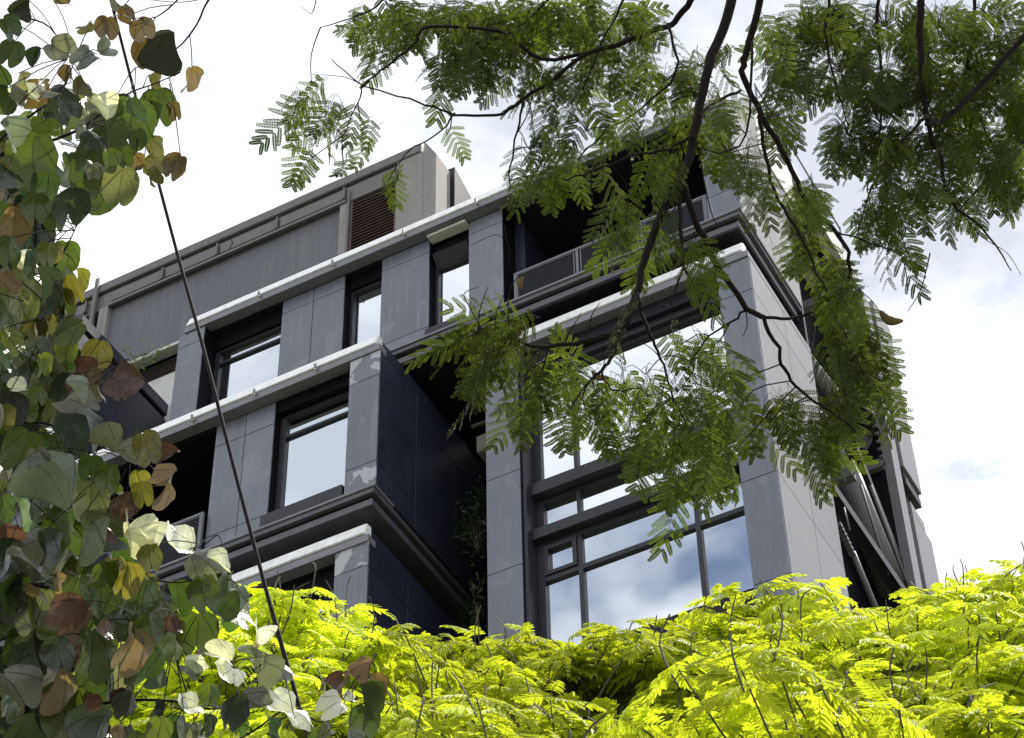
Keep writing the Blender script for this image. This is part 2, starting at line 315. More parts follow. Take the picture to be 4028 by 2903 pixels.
def sill(x0, x1, y, z, side_back=None, side='band'):
    """double band under a storey; z = bottom of the wall above"""
    for a, b, inset, mm in ((z-.05, z, .0, 'band'), (z-.15, z-.051, .03, 'lowband'), (z-.22, z-.151, .12, 'blackish'), (z-.36, z-.221, .09, 'lowband')):
        box('sill_band', x0, x1-inset, y+inset-.03, y+.6, a, b, M[mm], BL, .006 if mm != 'blackish' else 0)
        if side_back: box('sill_band', x1-.5-inset, x1-inset, y+.603, side_back, a, b, M[side if mm == 'band' else mm], BL, 0)

# ---- cores
box('core_wall', -34, -9.42, 27.3, 32.2, 0, 35.2, M['dark'], BL, 0)
box('core_wall', -9.418, -9.15, 27.4, 31.35, 0, 35.0, M['dark'], BL, 0)
# ---- top storey (front plane y = 24)
TF = 24.0
box('floor_slab', -19.8, -8.6, TF+.30, 27.29, 30.285, 30.62, M['blackish'], BL, 0)
box('soffit', -19.8, -8.3, TF+.12, 27.2, 30.268, 30.283, M['dark'], BL, 0)
box('roof_slab', -19.8, -8.6, TF+.55, 27.29, 33.47, 33.92, M['dark'], BL, 0)
pz = (30.65, 31.12, 33.12, 33.47)
pier(-19.83, -19.23, TF, (30.65, 33.12, 33.47))
box('pier', -19.80, -19.26, 24.452, 27.2, 30.65, 33.465, M['side_shade'], BL, 0)
pier(-17.58, -16.19, TF+.2, pz, seams=(-16.88,))
pier(-15.38, -14.35, TF+.2, pz)
pier(-13.52, -12.81, TF+.2, pz)
box('pier', -12.80, -12.60, 24.66, 27.2, 30.65, 33.465, M['side_shade'], BL, 0)
pier(-8.76, -8.17, TF, (30.65, 31.2, 33.12, 33.47))
window(-19.22, -17.59, TF+.46, 30.9, 33.10, trans=(32.74,), left_frame=.10)
window(-16.18, -15.39, TF+.46, 30.9, 33.18, left_frame=.06)
window(-14.34, -13.53, TF+.46, 30.9, 33.05, trans=(32.80,), left_frame=.06)
for x0, x1, zt in ((-19.22, -17.59, 33.103), (-16.18, -15.39, 33.183), (-14.34, -13.53, 33.053)):
    box('window_head', x0, x1, TF+.36, TF+.54, zt, 33.467, M['blackish'], BL, 0)  # deep window heads painted near black in place of shade
    box('window_sill', x0, x1, TF+.05, TF+.53, 30.653, 30.897, M['frame'], BL, .005)
# open vent sash hanging out of the third window
s = MB(); s.obox((-13.93, 24.30, 32.93), (.36, 0, 0), (0, .085, -.10), (0, .012, .010)); s.build('vent_sash', M['frame'], BL)
box('head_panel', -14.34, -13.53, TF+.08, TF+.29, 33.40, 33.466, M['white'], BL, .004)
ledge(-19.70, -8.17, TF, 33.97, 27.2, lamps=(-17.95, -16.3, -14.75, -13.2, -11.6))
sill(-19.80, -8.17, TF, 30.65, 26.6)
# balcony of the top storey
box('balcony_wall', -12.59, -8.77, 27.0, 27.28, 30.65, 33.465, M['dark'], BL, 0)
box('balcony_ceiling', -12.59, -8.77, 24.02, 26.99, 33.40, 33.462, M['dark'], BL, 0)
def railing(x0, x1, y, z0, z1, cuts):
    f = MB(); w = .05
    f.abox(x0, x1, y, y+.06, z1-w, z1); f.abox(x0, x1, y, y+.06, z0, z0+w)
    xs = [x0]+[c for c in cuts]+[x1]
    for i, c in enumerate(xs):
        a = c if i == 0 else c-w if i == len(xs)-1 else c-w/2
        f.abox(a, a+w, y+.002, y+.058, z0+w, z1-w)
    o = f.build('balcony_railing', M['rail'], BL)
    for a, b in zip(xs[:-1], xs[1:]):
        box('mesh_panel', a+w+.012, b-w-.012, y+.022, y+.040, z0+w+.012, z1-w-.012, M['wire'], o, 0)
        g_ = MB(); i0, i1, k0, k1 = a+w+.006, b-w-.006, z0+w+.004, z1-w-.004
        g_.abox(i0, i1, y+.012, y+.05, k0, k0+.02); g_.abox(i0, i1, y+.012, y+.05, k1-.02, k1); g_.abox(i0, i0+.02, y+.012, y+.05, k0+.02, k1-.02); g_.abox(i1-.02, i1, y+.012, y+.05, k0+.02, k1-.02)
        g_.build('panel_trim', M['rail'], o)
railing(-12.55, -8.80, TF+.10, 30.70, 31.45, (-11.30, -10.05))
# side of the top storey
panels_side(-8.17, 24.034, 26.6, (30.65, 31.2, 33.12, 33.47), M['side'], seams=(25.4,))
box('side_wall', -8.75, -8.201, 24.45, 26.58, 30.65, 33.465, M['blackish'], BL, 0)
box('parapet', -9.1, -8.2, 25.6, 27.3, 33.93, 35.5, M['white'], BL, .01)
box('parapet', -9.1, -8.2, 27.303, 30.67, 35.0, 35.5, M['white'], BL, .01)
# ---- slot between storeys
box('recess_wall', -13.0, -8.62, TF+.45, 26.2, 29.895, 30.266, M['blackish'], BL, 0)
# ---- big bay under the top storey
zs = (22.15, 22.63, 24.63, 26.63, 28.63, 29.40)
pier(-13.10, -12.47, TF, zs, depth=2.0)
pier(-8.745, -8.15, TF, zs, depth=.6)
ledge(-13.08, -8.15, TF, 29.89, 26.6)
panels_side(-8.15, 24.034, 26.6, zs, M['side'], seams=(25.4,))
box('side_wall', -8.7, -8.181, 24.61, 26.58, 22.15, 29.395, M['blackish'], BL, 0)
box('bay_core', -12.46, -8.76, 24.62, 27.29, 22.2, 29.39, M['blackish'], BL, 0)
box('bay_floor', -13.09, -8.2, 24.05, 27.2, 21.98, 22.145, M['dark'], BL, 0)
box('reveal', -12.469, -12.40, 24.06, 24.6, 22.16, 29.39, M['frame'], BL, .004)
box('header', -12.398, -8.76, TF+.16, TF+.6, 29.10, 29.39, M['dark'], BL, .004)
box('header_band', -12.398, -8.76, TF+.26, TF+.6, 28.96, 29.097, M['frame'], BL, .004)
GY = 24.40
window(-12.395, -8.76, GY, 26.42, 28.955, mull=(-11.64,), fw=.075, left_frame=.13)
box('spandrel', -12.398, -8.76, TF+.20, TF+.6, 26.16, 26.415, M['frame'], BL, .006)
window(-12.395, -8.76, GY+.03, 25.44, 26.155, mull=(-11.64,), fw=.07, left_frame=.13)
box('spandrel', -12.398, -8.76, TF+.20, TF+.6, 25.22, 25.435, M['frame'], BL, .006)
window(-12.395, -8.76, GY, 22.66, 25.215, mull=(-11.64, -9.64), trans=(24.47,), fw=.09, left_frame=.13)
f = MB()
for a in ((-12.26, -11.69, 24.53, 24.60), (-12.26, -11.69, 25.05, 25.12), (-12.26, -12.19, 24.60, 25.05), (-11.76, -11.69, 24.60, 25.05)): f.abox(a[0], a[1], GY-.07, GY+.005, a[2], a[3])
f.build('opening_sash', M['frame'], BL)
box('window_sill', -12.398, -8.76, TF+.06, TF+.6, 22.16, 22.655, M['dark'], BL, .006)
# ---- storeys under the big bay (behind the trees)
for k, zt in enumerate((21.6, 17.4, 13.2, 9.0, 4.8)):
    box('lower_storey', -13.1, -8.3, TF+.25, 27.29, zt-3.75, zt, M['dark'], BL, .01)
    panels_front(-13.1, -8.3, TF+.21, (zt-3.7, zt-2.7, zt-.05), M['panel'], seams=(-11.9, -10.7, -9.5))
    window(-12.6, -8.9, TF+.17, zt-2.6, zt-.6, mull=(-11.3, -10.0))

# ---- bay of the left column (front plane y = 22.86)
FB = 22.86; XL = -26.0
def corner_pier(x0, x1, y, zs, mm): 
    box('pier', x0+.004, x1-.03, y+.031, y+.5, zs[0], zs[-1], M['blackish'], BL, 0)
    for i, (c, d) in enumerate(zip(zs[:-1], zs[1:])): box('wall_panel', x0+.006, x1-.002, y, y+.03, c+.006, d-.006, M[mm[i]], BL, .003)
corner_pier(-15.10, -14.50, FB, (26.32, 26.84, 28.82, 29.40), ('patched', 'panel', 'patched'))
pier(-17.96, -16.73, FB+.2, (26.40, 26.80, 28.88, 29.40), seams=(-17.33,))
pier(-22.6, -21.2, FB+.2, (26.40, 26.80, 28.88, 29.40), seams=(-21.9,))
window(-16.72, -15.11, FB+.43, 26.60, 29.16, trans=(28.66,), left_frame=.12)
box('window_head', -16.72, -15.11, FB+.25, FB+.52, 29.163, 29.40, M['blackish'], BL, 0)
box('window_sill', -16.72, -15.14, FB+.0, FB+.50, 26.34, 26.60, M['frame'], BL, .008)
ledge(XL, -14.50, FB, 29.89, 27.2, lamps=(-21.2, -19.4, -18.3, -17.0, -15.75), side='side_shade')  # side coping coloured dark for the shade on it
sill(XL, -14.50, FB, 26.32, 27.2, side='dark')
panels_side(-14.50, FB+.032, 27.2, (26.32, 26.84, 28.82, 29.40), M['side_shade'], seams=(24.1, 25.4))
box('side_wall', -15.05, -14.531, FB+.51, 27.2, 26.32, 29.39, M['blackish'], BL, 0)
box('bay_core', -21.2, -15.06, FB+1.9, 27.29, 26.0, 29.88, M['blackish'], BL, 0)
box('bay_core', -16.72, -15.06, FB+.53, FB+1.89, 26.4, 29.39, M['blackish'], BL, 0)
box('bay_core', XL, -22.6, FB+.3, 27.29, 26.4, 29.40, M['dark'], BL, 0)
box('balcony_floor', -21.19, -16.73, FB+.25, FB+1.89, 26.0, 26.42, M['dark'], BL, 0)
box('balcony_ceiling', -21.19, -17.97, FB+.3, FB+1.88, 29.40, 29.88, M['blackish'], BL, 0)
railing(-21.15, -17.98, FB+.10, 26.36, 27.33, (-19.85,))
sl_ = MB(); sl_.tube([(-18.55, 24.4, 29.395), (-18.55, 24.4, 29.36)], .05, 8); sl_.build('ceiling_lamp', M['bulb'], BL)
box('recess_wall', XL, -15.0, FB+.45, 27.0, 25.64, 25.955, M['blackish'], BL, 0)
# ---- bay below
corner_pier(-15.22, -14.60, FB+.02, (20.6, 22.68, 24.68, 25.17), ('panel', 'panel', 'patched'))
ledge(XL, -14.60, FB+.02, 25.64, 27.2, side='side_shade')  # shade painted on this side coping as well
panels_side(-14.60, FB+.052, 27.2, (20.6, 22.68, 24.68, 25.17), M['side_shade'], seams=(24.1, 25.4))
box('side_wall', -15.2, -14.631, FB+.53, 27.2, 20.6, 25.16, M['blackish'], BL, 0)
window(-17.4, -15.24, FB+.45, 22.6, 24.75, trans=(24.42,), left_frame=.12)
box('window_head', -17.4, -15.23, FB+.28, FB+.52, 24.753, 25.16, M['blackish'], BL, 0)
pier(-19.6, -17.41, FB+.2, (20.6, 22.68, 24.68, 25.16), seams=(-18.5,))
box('bay_core', XL, -15.21, FB+.66, 27.29, 20.6, 25.16, M['blackish'], BL, 0)
box('window_sill', -17.4, -15.23, FB-.03, FB+.5, 20.7, 22.59, M['panel'], BL, .008)
for zt in (20.5, 16.3, 12.1, 7.9, 4.0):
    box('lower_storey', XL, -14.65, FB+.1, 27.29, max(zt-4.1, 0), zt, M['dark'], BL, .01)
    window(-24, -15.4, FB+.06, zt-3.1, zt-.8, mull=(-22.2, -20.4, -18.6, -17.0))
    panels_side(-14.62, FB+.15, 27.2, (zt-3.9, zt-2.0, zt-.1), M['side_shade'], seams=(24.5, 25.8))
# ---- narrow gap between the columns
box('gap_beam', -14.49, -13.12, 26.2, 26.6, 29.72, 30.12, M['white'], BL, .01)
box('gap_beam', -14.49, -13.12, 26.0, 26.06, 30.19, 30.24, M['concrete'], BL, .004)
box('gap_wall', -14.49, -13.12, 26.95, 27.29, 18, 30.2, M['dark'], BL, 0)
box('planter', -14.3, -13.14, 25.2, 26.6, 21.9, 22.5, M['concrete'], BL, .01)
# ---- box of the far left column at the level of the top storey
LX, LY = -21.40, 22.92
box('side_box', -27, LX-.03, LY+.031, 27.29, 30.2, 33.5, M['blackish'], BL, 0)
panels_side(LX, LY+.01, 27.2, (30.2, 31.3, 33.50), M['side_shade'], seams=(24.3, 25.7))
box('coping', -27, LX+.02, LY-.03, 27.2, 33.62, 33.93, M['side_shade'], BL, .02)
box('shadow_joint', -27, LX-.05, LY+.05, 27.15, 33.51, 33.618, M['blackish'], BL, 0)
panels_front(-27, LX, LY, (30.2, 31.3, 33.5), M['cap'], seams=(-24.4, -23.2, -22.2))
# ---- plant storey on the roof (front plane y = 25.5)
RY = 25.5
box('plant_room', -31, -16.0, RY+.36, 33, 33.5, 38.1, M['dark'], BL, 0)
box('roof_edge', -31, -15.35, RY-.03, 33.2, 38.02, 38.29, M['fascia'], BL, .02)
box('shadow_joint', -31, -15.94, RY+.12, RY+.29, 37.942, 38.017, M['blackish'], BL, 0)
box('fascia', -31, -15.92, RY+.02, RY+.30, 37.47, 37.94, M['fascia'], BL, .004)
box('fascia_rail', -23.1, -17.12, RY-.05, RY+.019, 37.42, 37.50, M['fascia'], BL, .006)
for x0, x1 in ((-30.5, -23.75), (-23.05, -21.75), (-21.65, -20.35), (-20.25, -18.85), (-18.75, -17.2)):
    box('fascia_board', x0, x1, RY-.028, RY+.018, 37.56, 37.80, M['fascia'], BL, .006)
    box('fascia_bracket', x1+.02, x1+.06, RY-.075, RY+.018, 37.53, 37.88, M['fascia'], BL, .004)
sp_ = MB(); sp_.tube([(-20.0, RY-.03, 37.55), (-19.93, RY-.035, 37.72), (-19.98, RY-.035, 37.86)], .008, 5); sp_.build('loose_wire', M['cable'], BL)
scr = box('roof_screen', -23.1, -17.28, RY+.10, RY+.16, 35.45, 37.46, M['screen'], BL, 0)
box('screen_sill', -23.1, -17.28, RY+.06, RY+.30, 35.36, 35.445, M['white'], BL, .006)
box('screen_post', -17.275, -17.10, RY-.01, RY+.34, 35.2, 37.46, M['concrete'], BL, .006)
box('screen_post', -17.095, -17.04, RY-.03, RY+.34, 35.2, 37.75, M['fascia'], BL, .006)
box('screen_post', -23.34, -23.10, RY-.02, RY+.34, 35.2, 37.46, M['concrete'], BL, .006)
box('screen_post', -23.52, -23.42, RY-.10, RY-.03, 36.2, 38.45, M['fascia'], BL, .006)
def louvre(x0, x1, y, z0, z1, step):
    f = MB(); f.abox(x0, x1, y+.11, y+.13, z0, z1, 1); f.abox(x0, x0+.03, y, y+.11, z0, z1); f.abox(x1-.03, x1, y, y+.11, z0, z1)
    o = f.build('louvre_vent', (M['louvre'], M['blackish']), BL)
    n = int((z1-z0)/step); me = None
    for i in range(n):
        z = z0+(i+.5)*step
        b_ = MB(); b_.obox(((x0+x1)/2, y+.05, z), ((x1-x0)/2-.035, 0, 0), (0, .040, .016), (0, -.002, .005)); b_.build('slat', M['louvre'], o)
louvre(-17.02, -15.94, RY+.02, 35.3, 37.44, .095)
box('end_pier', -15.93, -15.28, RY+.0, RY+.34, 34.6, 38.015, M['concrete'], BL, .01)
gp = MB(); V = [(-15.27, RY-.02, 34.2), (-14.98, RY-.02, 34.2), (-14.98, RY-.02, 37.72), (-15.27, RY-.02, 38.30), (-15.27, RY+.55, 34.2), (-14.98, RY+.55, 34.2), (-14.98, RY+.55, 37.72), (-15.27, RY+.55, 38.30)]
gp.add(V, ((0, 1, 2, 3), (7, 6, 5, 4), (0, 4, 5, 1), (1, 5, 6, 2), (2, 6, 7, 3), (3, 7, 4, 0))); gp.build('end_fin', M['concrete'], BL)
gp = MB(); V = [(-15.9, RY+.6, 34.2), (-14.9, RY+.6, 34.2), (-14.9, RY+.6, 37.9), (-15.9, RY+.6, 38.0), (-15.9, RY+3.0, 34.2), (-14.9, RY+3.0, 34.2), (-14.9, RY+3.0, 37.0), (-15.9, RY+3.0, 37.6)]
gp.add(V, ((0, 1, 2, 3), (7, 6, 5, 4), (0, 4, 5, 1), (1, 5, 6, 2), (2, 6, 7, 3), (3, 7, 4, 0))); gp.build('roof_hood', M['steel'], BL)
# seen through the slot left of the top storey
louvre(-24.6, -20.4, RY+.30, 34.86, 35.35, .075)
box('slot_wall', -24.6, -20.2, RY+.30, RY+.36, 33.2, 34.84, M['white'], BL, 0)
louvre(-25.4, -23.55, RY+.12, 35.6, 37.44, .09)
# ---- services recess on the right flank
box('recess_back', -9.14, -9.05, 26.61, 31, 10, 34.99, M['blackish'], BL, 0)  # recess blackened to stand for its deep shade
box('recess_edge', -9.04, -8.19, 26.61, 26.70, 10, 33.9, M['dark'], BL, 0)
def p6(x, y, X=-8.45): return onX('6', x, y, X)
def strut(name, a, b, r, m, X=-8.45, seg=14):
    A, B = p6(*a, X), p6(*b, X); d = B-A; t = MB(); t.tube([A, B], r, seg); return t.build(name, m, BL, True)
def ibeam(name, a, b, w, X, m):
    A, B = p6(*a, X), p6(*b, X); d = (B-A)/2; L = np.linalg.norm(d); dn = d/L; s_ = np.cross(dn, [1, 0, 0]); s_ /= np.linalg.norm(s_)
    t = MB(); c = (A+B)/2
    t.obox(c, d, np.array([.09, 0, 0]), s_*.008); 
    for q in (-1, 1): t.obox(c+np.array([q*.098, 0, 0]), d, np.array([.008, 0, 0]), s_*w)
    return t.build(name, m, BL)
strut('duct', (560, 420), (930, 1330), .27, M['duct'], -8.62)
strut('duct', (740, 200), (1020, 1330), .29, M['duct'], -8.62)
strut('duct', (380, 60), (560, 420), .17, M['duct'], -8.62)
for a, w in (((590, 500), .30), ((805, 435), .30)):
    c = p6(*a, -8.50); t = MB(); t.abox(c[0]-w, c[0]+w*.55, c[1]-.10, c[1]+.10, c[2]-.10, c[2]+.10); o = t.build('duct_clamp', M['duct'], BL)
    for q in range(4):
        bb = MB(); bx, bz = c[0]+w*.55+.012, c[2]-.06+.04*q; bb.tube([(bx-.012, c[1]-.06+.03*q, bz), (bx+.02, c[1]-.06+.03*q, bz)], .016, 6); bb.build('bolt', M['steel'], o)
ibeam('brace', (640, 300), (1045, 1345), .085, -8.42, M['steel'])
ibeam('brace', (470, 580), (1010, 1370), .10, -8.36, M['steel'])
ibeam('brace', (700, -40), (905, 420), .08, -8.40, M['steel'])
strut('pipe', (700, 560), (900, 1200), .022, M['duct'], -8.33, 8)
strut('pipe', (770, 560), (1045, 1300), .030, M['duct'], -8.30, 8)
strut('pipe', (640, 1040), (830, 1500), .055, M['duct'], -8.30, 10)
strut('pipe', (580, 720), (620, 880), .02, M['duct'], -8.28, 8)
strut('pipe', (690, -20), (810, 60), .025, M['duct'], -8.28, 8)
strut('pipe', (760, -30), (880, 290), .022, M['duct'], -8.28, 8)
for i in range(7):
    c = p6(545+15*i, 850+32*i, -8.30); t = MB(); t.abox(c[0]-.05, c[0]+.05, c[1]-.05, c[1]+.05, c[2]-.035, c[2]+.035); t.build('bracket', M['rail'], BL)
for i in range(6):
    c = onX('5', 245+8*i, 455+16*i, -8.30); t = MB(); t.abox(c[0]-.04, c[0]+.04, c[1]-.035, c[1]+.035, c[2]-.03, c[2]+.03); t.build('bracket', M['rail'], BL)
for i in range(6):
    c = p6(795+12*i, 80+55*i, -8.30); t = MB(); t.tube([c+[-.05, 0, 0], c+[.02, 0, 0]], .035, 8); t.build('pipe_clip', M['rail'], BL)
strut('duct', (5, -420), (230, 60), .16, M['duct'], -8.6)
strut('duct', (120, -560), (520, -60), .16, M['duct'], -8.6)
c = onX('5', 400, 1090, -8.45); t = MB(); t.abox(c[0]-.3, c[0]+.25, c[1]-.09, c[1]+.09, c[2]-.09, c[2]+.09); t.build('duct_clamp', M['duct'], BL)
def seg5(a, b, w, X):
    A, B = onX('5', *a, X), onX('5', *b, X); d = (B-A)/2; s_ = unit3(np.cross(d, [1, 0, 0])); t = MB(); t.obox((A+B)/2, d, np.array([.08, 0, 0]), s_*w); t.build('brace', M['steel'], BL)
def unit3(v): return v/np.linalg.norm(v)
seg5((262, 520), (420, 900), .05, -8.40); seg5((320, 640), (520, 930), .04, -8.42)
# fins and rear boxes
for y0, y1, xx, mm in ((30.68, 30.86, -8.16, 'side'), (30.93, 31.08, -8.18, 'side'), (31.14, 31.24, -8.20, 'side')):
    box('fin', -8.34, xx, y0, y1, 10, 34.98, M[mm], BL, .006)
box('fin_backing', -9.04, -8.342, 30.66, 31.40, 10, 34.97, M['blackish'], BL, 0)  # dark filler box, coloured like the shaded recess
box('rear_box', -9.4, -8.17, 31.41, 32.36, 30.72, 35.3, M['side'], BL, .01)
box('rear_box_base', -9.4, -8.22, 31.45, 32.32, 30.50, 30.715, M['dark'], BL, .006)
box('rear_box_base', -9.4, -8.19, 31.45, 32.25, 30.30, 30.495, M['steel'], BL, .006)
box('rear_box', -9.4, -8.17, 31.41, 32.10, 29.55, 29.80, M['side'], BL, .006)
box('rear_box', -9.4, -8.17, 31.41, 32.40, 12, 29.545, M['side'], BL, .01)
box('rear_box', -9.4, -8.30, 31.30, 32.0, 29.805, 30.295, M['dark'], BL, 0)
for y in (26.2, 27.6, 29.0, 30.4):
    t = MB(); t.tube([(-8.3, y, 35.5), (-8.3, y, 36.6)], .02, 6); t.build('roof_rail_post', M['rail'], BL)
t = MB(); t.tube([(-8.3, 26.2, 36.55), (-8.3, 30.4, 36.55)], .02, 6); t.build('roof_rail', M['rail'], BL)

#VEG
# ------------------------------------------------------------------ vegetation helpers
def unit(v): v = np.asarray(v, float); return v/(np.linalg.norm(v)+1e-12)
def frame_mat(o, x, y, z, s=1.0):
    m = np.eye(4); m[:3, 0] = x*s; m[:3, 1] = y*s; m[:3, 2] = z*s; m[:3, 3] = o; return Matrix(m.tolist())
def put(name, me, parent, mat4):
    o = bpy.data.objects.new(name, me); COL.objects.link(o); o.parent = parent
    o.matrix_parent_inverse = Matrix.Translation(-Vector(parent.location)); o.matrix_basis = mat4; return o
def frond_arrays(r, L=.30, npair=9, pl=.085, nleaf=13, ll=.0115, lw=.0042, droop=.25, coarse=False):
    """one bipinnate leaf lying along +y, its upper side +z; returns verts, faces, material index"""
    m = MB()
    def rach(t): return np.array([.02*math.sin(3*t)*L, t*L, -droop*L*t*t])
    m.tube([rach(t) for t in (0, .33, .66, 1)], [L*.0045, L*.004, L*.003, L*.002], 3, 1, False)
    for i in range(npair):
        t = .16+.84*i/(npair-1); prof = (.55+.9*t-.95*t*t+.25*(1-t))*1.05
        for sgn in (-1, 1):
            ang = math.radians(62-26*t+r.uniform(-6, 6)); l = pl*prof*r.uniform(.88, 1.1)
            b0 = rach(t); d = np.array([sgn*math.sin(ang), math.cos(ang), -.25+r.uniform(-.15, .15)]); d = unit(d)
            pd = r.uniform(.1, .35)
            def pin(u, b0=b0, d=d, l=l, pd=pd): return b0+d*l*u+np.array([0, 0, -pd*l*u*u])
            up = unit(np.array([r.uniform(-.3, .3), r.uniform(-.3, .3), 1.])); 
            if coarse:
                w = pl*.125; side = unit(np.cross(up, d)); P = [0, .35, .85, 1]; ws = [.3, 1, .75, .1]
                V = []; 
                for u, q in zip(P, ws): V += [pin(u)-side*w*q+up*w*.35*q, pin(u), pin(u)+side*w*q+up*w*.35*q]
                m.add(V, [q for k in range(len(P)-1) for q in ((3*k, 3*k+1, 3*k+4, 3*k+3), (3*k+1, 3*k+2, 3*k+5, 3*k+4))])
                continue
            m.tube([pin(0), pin(.5), pin(1)], [.0006, .0005, .0003], 3, 1, False)
            for k in range(nleaf):
                u = .08+.92*k/(nleaf-1); p = pin(u); side = unit(np.cross(up, d)); sz = ll*(1-.35*abs(2*u-.9)**2.2)*prof**.3
                for q in (-1, 1):
                    a = unit(side*q*.95+d*.42+up*r.uniform(-.05, .45)); wv = unit(np.cross(a, up+side*r.uniform(-.35, .35)))*lw*.5
                    m.add([p, p+a*sz*.35+wv, p+a*sz*.85+wv*.8, p+a*sz*1.02, p+a*sz*.85-wv*.7, p+a*sz*.35-wv], [(0, 1, 2, 3, 4, 5)])
    return m
def frond_set(name, n, mats, **kw):
    out = []
    for i in range(n):
        m = frond_arrays(random.Random(100+i), **{k: (v[i % len(v)] if isinstance(v, (list, tuple)) else v) for k, v in kw.items()})
        me = m.mesh(name); 
        for q in mats: me.materials.append(q)
        V = np.concatenate(m.v); out.append((me, V, m.f, m.mi))
    return out
def join_stuff(name, items, mats, parent):
    """items: (variant, 4x4) -> one joined mesh"""
    vs = []; fs = []; mi = []; n = 0
    for (me, V, Fc, q), mm in items:
        A = np.array(mm); vs.append(V@A[:3, :3].T+A[:3, 3]); fs += [tuple(i+n for i in f) for f in Fc]; mi += q; n += len(V)
    me = bpy.data.meshes.new(name); me.from_pydata(np.concatenate(vs).tolist(), [], fs); me.polygons.foreach_set('material_index', mi)
    for q in mats: me.materials.append(q)
    return tag(link(name, me, parent), kind='stuff')
def smooth_path(P, n=5):
    P = [np.asarray(p, float) for p in P]; o = []
    for i in range(len(P)-1):
        p0, p1, p2, p3 = P[max(i-1, 0)], P[i], P[i+1], P[min(i+2, len(P)-1)]
        for k in range(n):
            t = k/n; o.append(.5*((2*p1)+(-p0+p2)*t+(2*p0-5*p1+4*p2-p3)*t*t+(-p0+3*p1-3*p2+p3)*t**3))
    o.append(P[-1]); return o
def dpath(pts, r0, r1): n = len(pts); return [at('D', x, y, r0+(r1-r0)*i/max(n-1, 1)) for i, (x, y) in enumerate(pts)]

